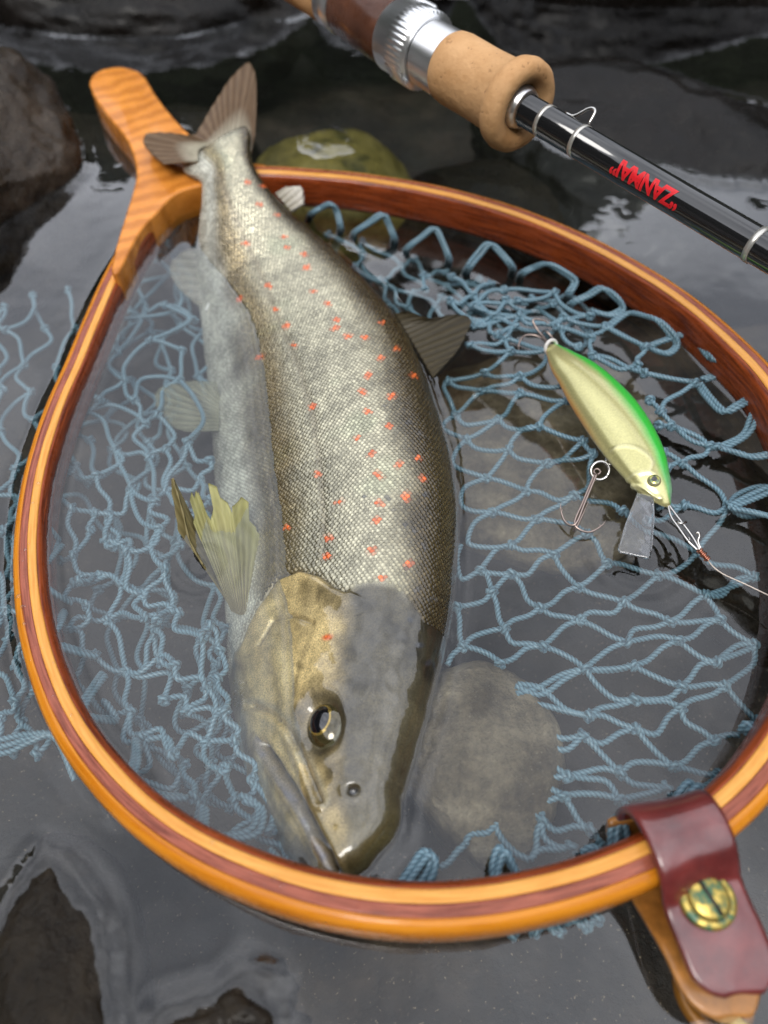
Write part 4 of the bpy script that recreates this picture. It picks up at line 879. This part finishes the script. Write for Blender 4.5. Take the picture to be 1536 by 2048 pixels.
t_ = tp(1140, 272); kp = O_ + rod_ax * t_
V_, F_ = tube(crom(np.array([kp - rod_ax * .006 - ry_ * .0035 + ez * .003, kp - rod_ax * .003 - ry_ * .0038 + ez * .0034, kp - ry_ * .0062 + ez * .006, kp + rod_ax * .0022 - ry_ * .0062 + ez * .006, kp + rod_ax * .0028 - ry_ * .0038 + ez * .0034]), 24), .0005, 8)
mk("hook_keeper", V_, F_, M['steel'], rod)
# lettering bent round the blank, read from the tip side
cu = bpy.data.curves.new("lettering", 'FONT'); cu.body = "\u201cZANMAI\u201d"; cu.align_x = 'CENTER'; cu.align_y = 'CENTER'; cu.offset = .036; cu.space_character = .92
tmp = bpy.data.objects.new("lettering_tmp", cu); COL.objects.link(tmp); dg_ = bpy.context.evaluated_depsgraph_get(); dg_.update()
me = bpy.data.meshes.new_from_object(tmp.evaluated_get(dg_)); bpy.data.objects.remove(tmp)
bm = bmesh.new(); bm.from_mesh(me); bmesh.ops.triangulate(bm, faces=bm.faces); bmesh.ops.subdivide_edges(bm, edges=bm.edges, cuts=2, use_grid_fill=True)
X = np.array([v.co for v in bm.verts]); bm.verts.index_update(); FF = [[v.index for v in f.verts] for f in bm.faces]; bm.free()
X[:, 0] -= (X[:, 0].min() + X[:, 0].max()) / 2; X[:, 1] -= (X[:, 1].min() + X[:, 1].max()) / 2
ta, tb = tp(1238, 332), tp(1372, 409); kx = (tb - ta) / (X[:, 0].max() - X[:, 0].min()); ky = R(62) / (X[:, 1].max() - X[:, 1].min())
be = R(66) + X[:, 1] * ky; tx_ = (ta + tb) / 2 - X[:, 0] * kx; rr = .00462
V_ = O_ + tx_[:, None] * rod_ax + rr * (np.cos(be)[:, None] * ez + np.sin(be)[:, None] * ry_)
mk("lettering", V_, FF, M['red_print'], rod, smooth=False, label="red lettering ZANMAI on the blank")
# reel foot and reel, mostly beyond the top of the frame
fa = O_ + rod_ax * tp(742, 24) - ry_ * .0108 + ez * .004
V_, F_ = box(fa, rod_ax, ry_, ez, .026, .0016, .0042); add_bevel(mk("reel_foot", V_, F_, M['alu'], rod), .0012, 2)
V_, F_ = tube(crom(np.array([fa + rod_ax * -.002, fa - ry_ * .008 - ez * .001, fa - ry_ * .022 - ez * .003 - rod_ax * .002, fa - ry_ * .038 - ez * .006]), 16), np.linspace(.0034, .0048, 16), 14); mk("reel_stem", V_, F_, M['alu'], rod)
rb = fa - ry_ * .052 - ez * .008 - rod_ax * .03
V_, F_ = box(rb - rod_ax * .004, rod_ax, ry_, ez, .019, .016, .010); add_bevel(mk("reel_body", V_, F_, simple("silver_paint", (.42, .42, .42), .3, .6), rod), .006, 4)

# ------------------------------------------------------------------ leather tab on the hoop
m, nt, b = mat("oxblood_leather"); co = objco(nt); f1 = noise(nt, co, 130, 5, .6); f2 = noise(nt, co, 1400, 4, .6)
nt.links.new(ramp(nt, f1, [(.3, (.085, .010, .010)), (.7, (.20, .030, .026))]), b.inputs["Base Color"]); b.inputs["Roughness"].default_value = .3; b.inputs["Coat Weight"].default_value = .9; b.inputs["Coat Roughness"].default_value = .16
b.inputs["Coat IOR"].default_value = 1.7; nt.links.new(bump(nt, f2, .35, .0005), b.inputs["Normal"]); M['leather'] = m
M['tan'] = simple("tan_leather", (.36, .15, .03), .4, coat=.5, nscale=300, namp=.35, bstr=.2)
hpx = proj(hp); kt = int(np.hypot(hpx[:, 0] - 1372, hpx[:, 1] - 1676).argmin()); c_h = hp[kt].copy(); t_h = HT[kt]; o_h = -HI[kt]
# direction of the free end, from the photo
e_h = unit((P(1470, 1915, .006) - P(1385, 1690, .010)) * [1, 1, 0]); s_h = np.array([-e_h[1], e_h[0], 0]); s_h = s_h if s_h[0] > 0 else -s_h
def sheet(name, prof, wfun, thick, material, parent, label, nx=22, shift=0.0):
    pr_ = crom(np.array([(a, b_) for a, b_ in prof], float), 60); tn = unit(np.gradient(pr_, axis=0)); nm = np.stack([-tn[:, 1], tn[:, 0]], 1)
    V = []; n = len(pr_)
    for sd in (.5, -.5):
        for i in range(n):
            w_ = wfun(i / (n - 1))
            for j in range(nx):
                x = (j / (nx - 1) * 2 - 1); ed = 1 - .35 * (abs(x) ** 10)
                q_ = pr_[i] + nm[i] * sd * thick * ed
                V.append(c_h + e_h * (q_[0] + .0006 * math.sin(x * 2 + i * .1)) + s_h * (x * w_ + shift) + ez * (q_[1] + .0003 * math.sin(x * 3 + i * .15)))
    f1_ = grid_faces(n, nx); f2_ = grid_faces(n, nx, off=n * nx)[:, ::-1]; rim = []; o2 = n * nx
    for i in range(n - 1):
        for j in (0, nx - 1): rim.append([i * nx + j, (i + 1) * nx + j, o2 + (i + 1) * nx + j, o2 + i * nx + j])
    for j in range(nx - 1):
        for i in (0, n - 1): rim.append([i * nx + j, i * nx + j + 1, o2 + i * nx + j + 1, o2 + i * nx + j])
    o = mk(name, V, f1_.tolist() + f2_.tolist() + rim, material, parent, label=label)
    bm = bmesh.new(); bm.from_mesh(o.data); bmesh.ops.recalc_face_normals(bm, faces=bm.faces); bm.to_mesh(o.data); bm.free(); return o
hwid = .0084
wtop = lambda t: hwid * (1 if t < .86 else math.sqrt(max(.02, 1 - ((t - .86) / .14) ** 2 * .80)))
tab = sheet("leather_tab", [(-.0078,-.0085),(-.0082,-.004),(-.0074,-.0002),(-.0045,.0026),(-.0005,.0034),(.0035,.0026),(.0068,.0000),(.0090,-.0022),(.0120,-.0030),(.0170,-.0028),(.0225,-.0034),(.0268,-.0044)], wtop, .0019, M['leather'], net, "oxblood leather tab folded over the hoop")
sheet("leather_tongue", [(-.0078,-.0105),(-.0060,-.0150),(.0000,-.0168),(.0060,-.0160),(.0110,-.0130),(.0170,-.0095),(.0240,-.0085),(.0300,-.0090)], lambda t: hwid * (.95 if t < .8 else math.sqrt(max(.02, 1 - ((t - .8) / .2) ** 2 * .85)) * .95), .0017, M['tan'], net, "tan leather tongue under the tab", shift=-.0016)
# brass screw
sc_c = P(1418, 1796, c_h[2] - .0008); nrm = ez
m, nt, b = mat("old_brass"); f1 = noise(nt, objco(nt), 420, 4, .6)
nt.links.new(ramp(nt, f1, [(.40, (.05, .14, .07)), (.50, (.35, .27, .06)), (.56, (.68, .50, .13))]), b.inputs["Base Color"]); nt.links.new(ramp(nt, f1, [(.44, (0, 0, 0)), (.54, (.75, .75, .75))]), b.inputs["Metallic"]); b.inputs["Roughness"].default_value = .32; M['brass'] = m
a = np.arange(40) / 40 * 2 * np.pi; prs = [(.0001, -.0016), (.0038, -.0016), (.0041, -.0006), (.0039, .0003), (.0033, .0007), (.0001, .0009)]
V_ = np.vstack([sc_c + np.stack([r * np.cos(a), r * np.sin(a), 0 * a + z], 1) for r, z in prs])
scr = mk("brass_screw", V_, grid_faces(len(prs), 40, True).tolist(), M['brass'], tab, label="slotted brass screw with green tarnish")
d_s = unit(np.array([.45, -.9, 0])); V_, F_ = box(sc_c + ez * .00085, d_s, np.cross(ez, d_s), ez, .0034, .00035, .00022); mk("screw_slot", V_, F_, simple("slot_dark", (.03, .028, .02), .6), tab)
V_ = np.vstack([sc_c + np.stack([r * np.cos(a) , r * np.sin(a), 0 * a + z], 1) for r, z in [(.0040, -.0016), (.0052, -.0015), (.0056, -.0008), (.0050, -.0002), (.0042, -.0002)]])
mk("collar_washer", V_, grid_faces(5, 40, True).tolist(), M['brass'], tab)
rc = P(1425, 1985, -.004); V_, F_ = tube([rc + .0072 * (math.cos(q) * s_h * .85 + math.sin(q) * unit(e_h + ez * .15)) for q in np.linspace(0, 2 * math.pi, 49)], .0016, 12, False); mk("cord_ring", V_, F_, simple("amber_ring", (.42, .17, .03), .25, .2, coat=.6), net, label="amber brown ring at the end of the tab")
V_, F_ = tube(crom(PP([(1398,1925,-.005),(1412,1955,.001),(1430,2000,.0018),(1462,2036,.001),(1520,2080,-.001)]), 30), .0012, 12); mk("cord", V_, F_, simple("cream_cord", (.62, .47, .22), .5, nscale=900, namp=.3, bstr=.3), net, label="cream cord through the ring")
bc = P(1444, 2010, .002); bm = bmesh.new(); bmesh.ops.create_uvsphere(bm, u_segments=24, v_segments=14, radius=.0031); V_ = np.array([v.co for v in bm.verts]) * [1.1, 1, .9] + bc; bm.verts.index_update(); F_ = [[v.index for v in f.verts] for f in bm.faces]; bm.free()
mk("bead", V_, F_, simple("wood_bead", (.55, .32, .13), .45, nscale=500), net)

# ------------------------------------------------------------------ air bubbles on the water
m, nt, b = mat("bubble_film"); nt.nodes.remove(b); lw = nd(nt, "ShaderNodeLayerWeight", Blend=.12); t1 = nt.nodes.new("ShaderNodeBsdfTransparent"); g1 = nd(nt, "ShaderNodeBsdfGlossy", Roughness=.03)
ms = nt.nodes.new("ShaderNodeMixShader"); nt.links.new(lw.outputs["Facing"], ms.inputs[0]); nt.links.new(t1.outputs[0], ms.inputs[1]); nt.links.new(g1.outputs[0], ms.inputs[2]); nt.links.new(ms.outputs[0], nt.nodes["Material Output"].inputs["Surface"])
bub = None
def bubble(u, v, r, label, group):
    global bub
    if bub is None:
        bm = bmesh.new(); bmesh.ops.create_uvsphere(bm, u_segments=20, v_segments=12, radius=1); V_ = np.array([q.co for q in bm.verts]); bm.verts.index_update(); F_ = [[q.index for q in f.verts] for f in bm.faces]; bm.free()
        bub = bpy.data.meshes.new("air_bubble"); bub.from_pydata(V_.tolist(), [], F_); bub.polygons.foreach_set("use_smooth", np.ones(len(bub.polygons), bool)); bub.materials.append(m)
    o = bpy.data.objects.new("air_bubble", bub); COL.objects.link(o); o.location = tuple(P(u, v, r * .3)); o.scale = (r, r, r); o["label"] = label; o["category"] = "bubble"; o["group"] = group
for i in range(16): bubble(482 + rng.normal() * 8, 1385 + i * 3.4 - 24 + rng.normal() * 5, .0004 + .0004 * rng.random(), "tiny air bubble in the cluster beside the trout's jaw", "bubbles beside the jaw")
for i in range(7): bubble(190 + i * 5 + rng.normal() * 3, 1484 + i * 5, .0004 + .0004 * rng.random(), "tiny air bubble against the inner edge of the hoop beside the bag", "bubbles along the hoop")
for i in range(8): bubble(322 + i * 6 + rng.normal() * 3, 1606 + i * 4.5, .0005 + .0004 * rng.random(), "small air bubble against the hoop near the lacing loop below the jaw", "bubbles by the lacing loop")
bubble(416, 1531, .0010, "lone round air bubble floating between the bag and the trout's mouth", "lone bubble")

# ------------------------------------------------------------------ water drops left on the hoop and rod
m, nt, b = mat("water_drop"); nt.nodes.remove(b); lw = nd(nt, "ShaderNodeLayerWeight", Blend=.25); t1 = nt.nodes.new("ShaderNodeBsdfTransparent"); g1 = nd(nt, "ShaderNodeBsdfGlossy", Roughness=.05)
ms = nt.nodes.new("ShaderNodeMixShader"); nt.links.new(lw.outputs["Facing"], ms.inputs[0]); nt.links.new(t1.outputs[0], ms.inputs[1]); nt.links.new(g1.outputs[0], ms.inputs[2]); nt.links.new(ms.outputs[0], nt.nodes["Material Output"].inputs["Surface"])
bm = bmesh.new(); bmesh.ops.create_uvsphere(bm, u_segments=16, v_segments=10, radius=1); dV = np.array([q.co for q in bm.verts]); bm.verts.index_update(); dF = [[q.index for q in f.verts] for f in bm.faces]; bm.free()
drop = bpy.data.meshes.new("water_drop"); drop.from_pydata(dV.tolist(), [], dF); drop.polygons.foreach_set("use_smooth", np.ones(len(drop.polygons), bool)); drop.materials.append(m)
for i in range(46):
    k = int(rng.integers(70, 290)); x = rng.uniform(-.5, .75); r = .0002 + .0004 * rng.random() ** 2
    p = hp[k] - HI[k] * x * HW[k] + ez * (-.0042 * (1 - (1 - abs(x) ** 3.2) ** (1 / 2.6)) + r * .15)
    o = bpy.data.objects.new("water_drop", drop); COL.objects.link(o); o.location = tuple(p); o.scale = (r * 1.3, r * 1.2, r * .6); o.rotation_euler = (0, 0, rng.random() * 3)
    o["label"] = "tiny clear water drop clinging to the top of the wooden hoop"; o["category"] = "water drop"; o["group"] = "drops on the hoop"

# ------------------------------------------------------------------ water sheet, drawn up where it wets the fish, the hoop and the stones
def axis_pts(a, b, n, far): 
    g = np.geomspace(.004, far, 34); return np.r_[a - g[::-1], np.linspace(a, b, n), b + g]
wx = axis_pts(-.19, .21, 300, 36); wy = axis_pts(.0, .46, 345, 36)
GX, GY = np.meshgrid(wx, wy, indexing='ij'); gx, gy = GX.ravel(), GY.ravel()
_f = Vb[np.abs(Vb[:, 2]) < .0007][:, :2]; cont = [np.c_[_f, np.zeros(len(_f))]]
for sgn in (-1, 1):
    e_ = hp - HI * (sgn * HW)[:, None]; _k = hp[:, 2] < HH; cont.append(np.c_[e_[_k][:, :2], .010 * sstep(HH - .007, HH - .001, hp[_k, 2])])      # fades out where the hoop lifts off the water
for o in list(COL.objects):
    if o.name.startswith(("boulder", "stone")):
        vv = np.array([v.co for v in o.data.vertices]) + np.array(o.location); _f = vv[np.abs(vv[:, 2]) < .0012][:, :2]; cont.append(np.c_[_f, np.zeros(len(_f))])
cont = np.vstack(cont); cont = cont[(cont[:, 0] > -.2) & (cont[:, 0] < .22) & (cont[:, 1] > -.01) & (cont[:, 1] < .47)]
_, iu = np.unique(np.round(cont[:, :2] / .0008).astype(int), axis=0, return_index=True); cont = cont[iu]
# coarse bins for a fast nearest-distance
CELL = .012; bins = {}
for p in cont: bins.setdefault((int(p[0] // CELL), int(p[1] // CELL)), []).append(p)
D = np.full(len(gx), .02); key = np.stack([(gx // CELL).astype(int), (gy // CELL).astype(int)], 1)
uk, inv = np.unique(key, axis=0, return_inverse=True); inv = inv.ravel()
order = np.argsort(inv, kind='stable'); starts = np.searchsorted(inv[order], np.arange(len(uk) + 1))
for c in range(len(uk)):
    near = [q for dx_ in (-1, 0, 1) for dy_ in (-1, 0, 1) for q in bins.get((uk[c][0] + dx_, uk[c][1] + dy_), [])]
    if not near: continue
    near = np.array(near); ix = order[starts[c]:starts[c + 1]]
    d2 = (gx[ix, None] - near[None, :, 0]) ** 2 + (gy[ix, None] - near[None, :, 1]) ** 2; D[ix] = np.minimum(D[ix], (np.sqrt(d2) + near[None, :, 2]).min(1))
gz = .0014 * np.exp(-(D / .0024) ** 1.3)
fx, fy = P(400, 1130, 0)[:2]; rr_ = np.hypot(gx - fx, gy - fy); gz += .00022 * np.cos(rr_ / .0052 * 2 * np.pi) * np.exp(-(rr_ / .016) ** 2)      # faint rings round the pectoral fin
fx, fy = P(1270, 1110, 0)[:2]; rr_ = np.hypot(gx - fx, gy - fy); gz += .00016 * np.cos(rr_ / .0060 * 2 * np.pi) * np.exp(-(rr_ / .016) ** 2)
mk("stream_water", np.stack([gx, gy, gz], 1), grid_faces(len(wx), len(wy))[:, ::-1], M['water'], kind='structure')
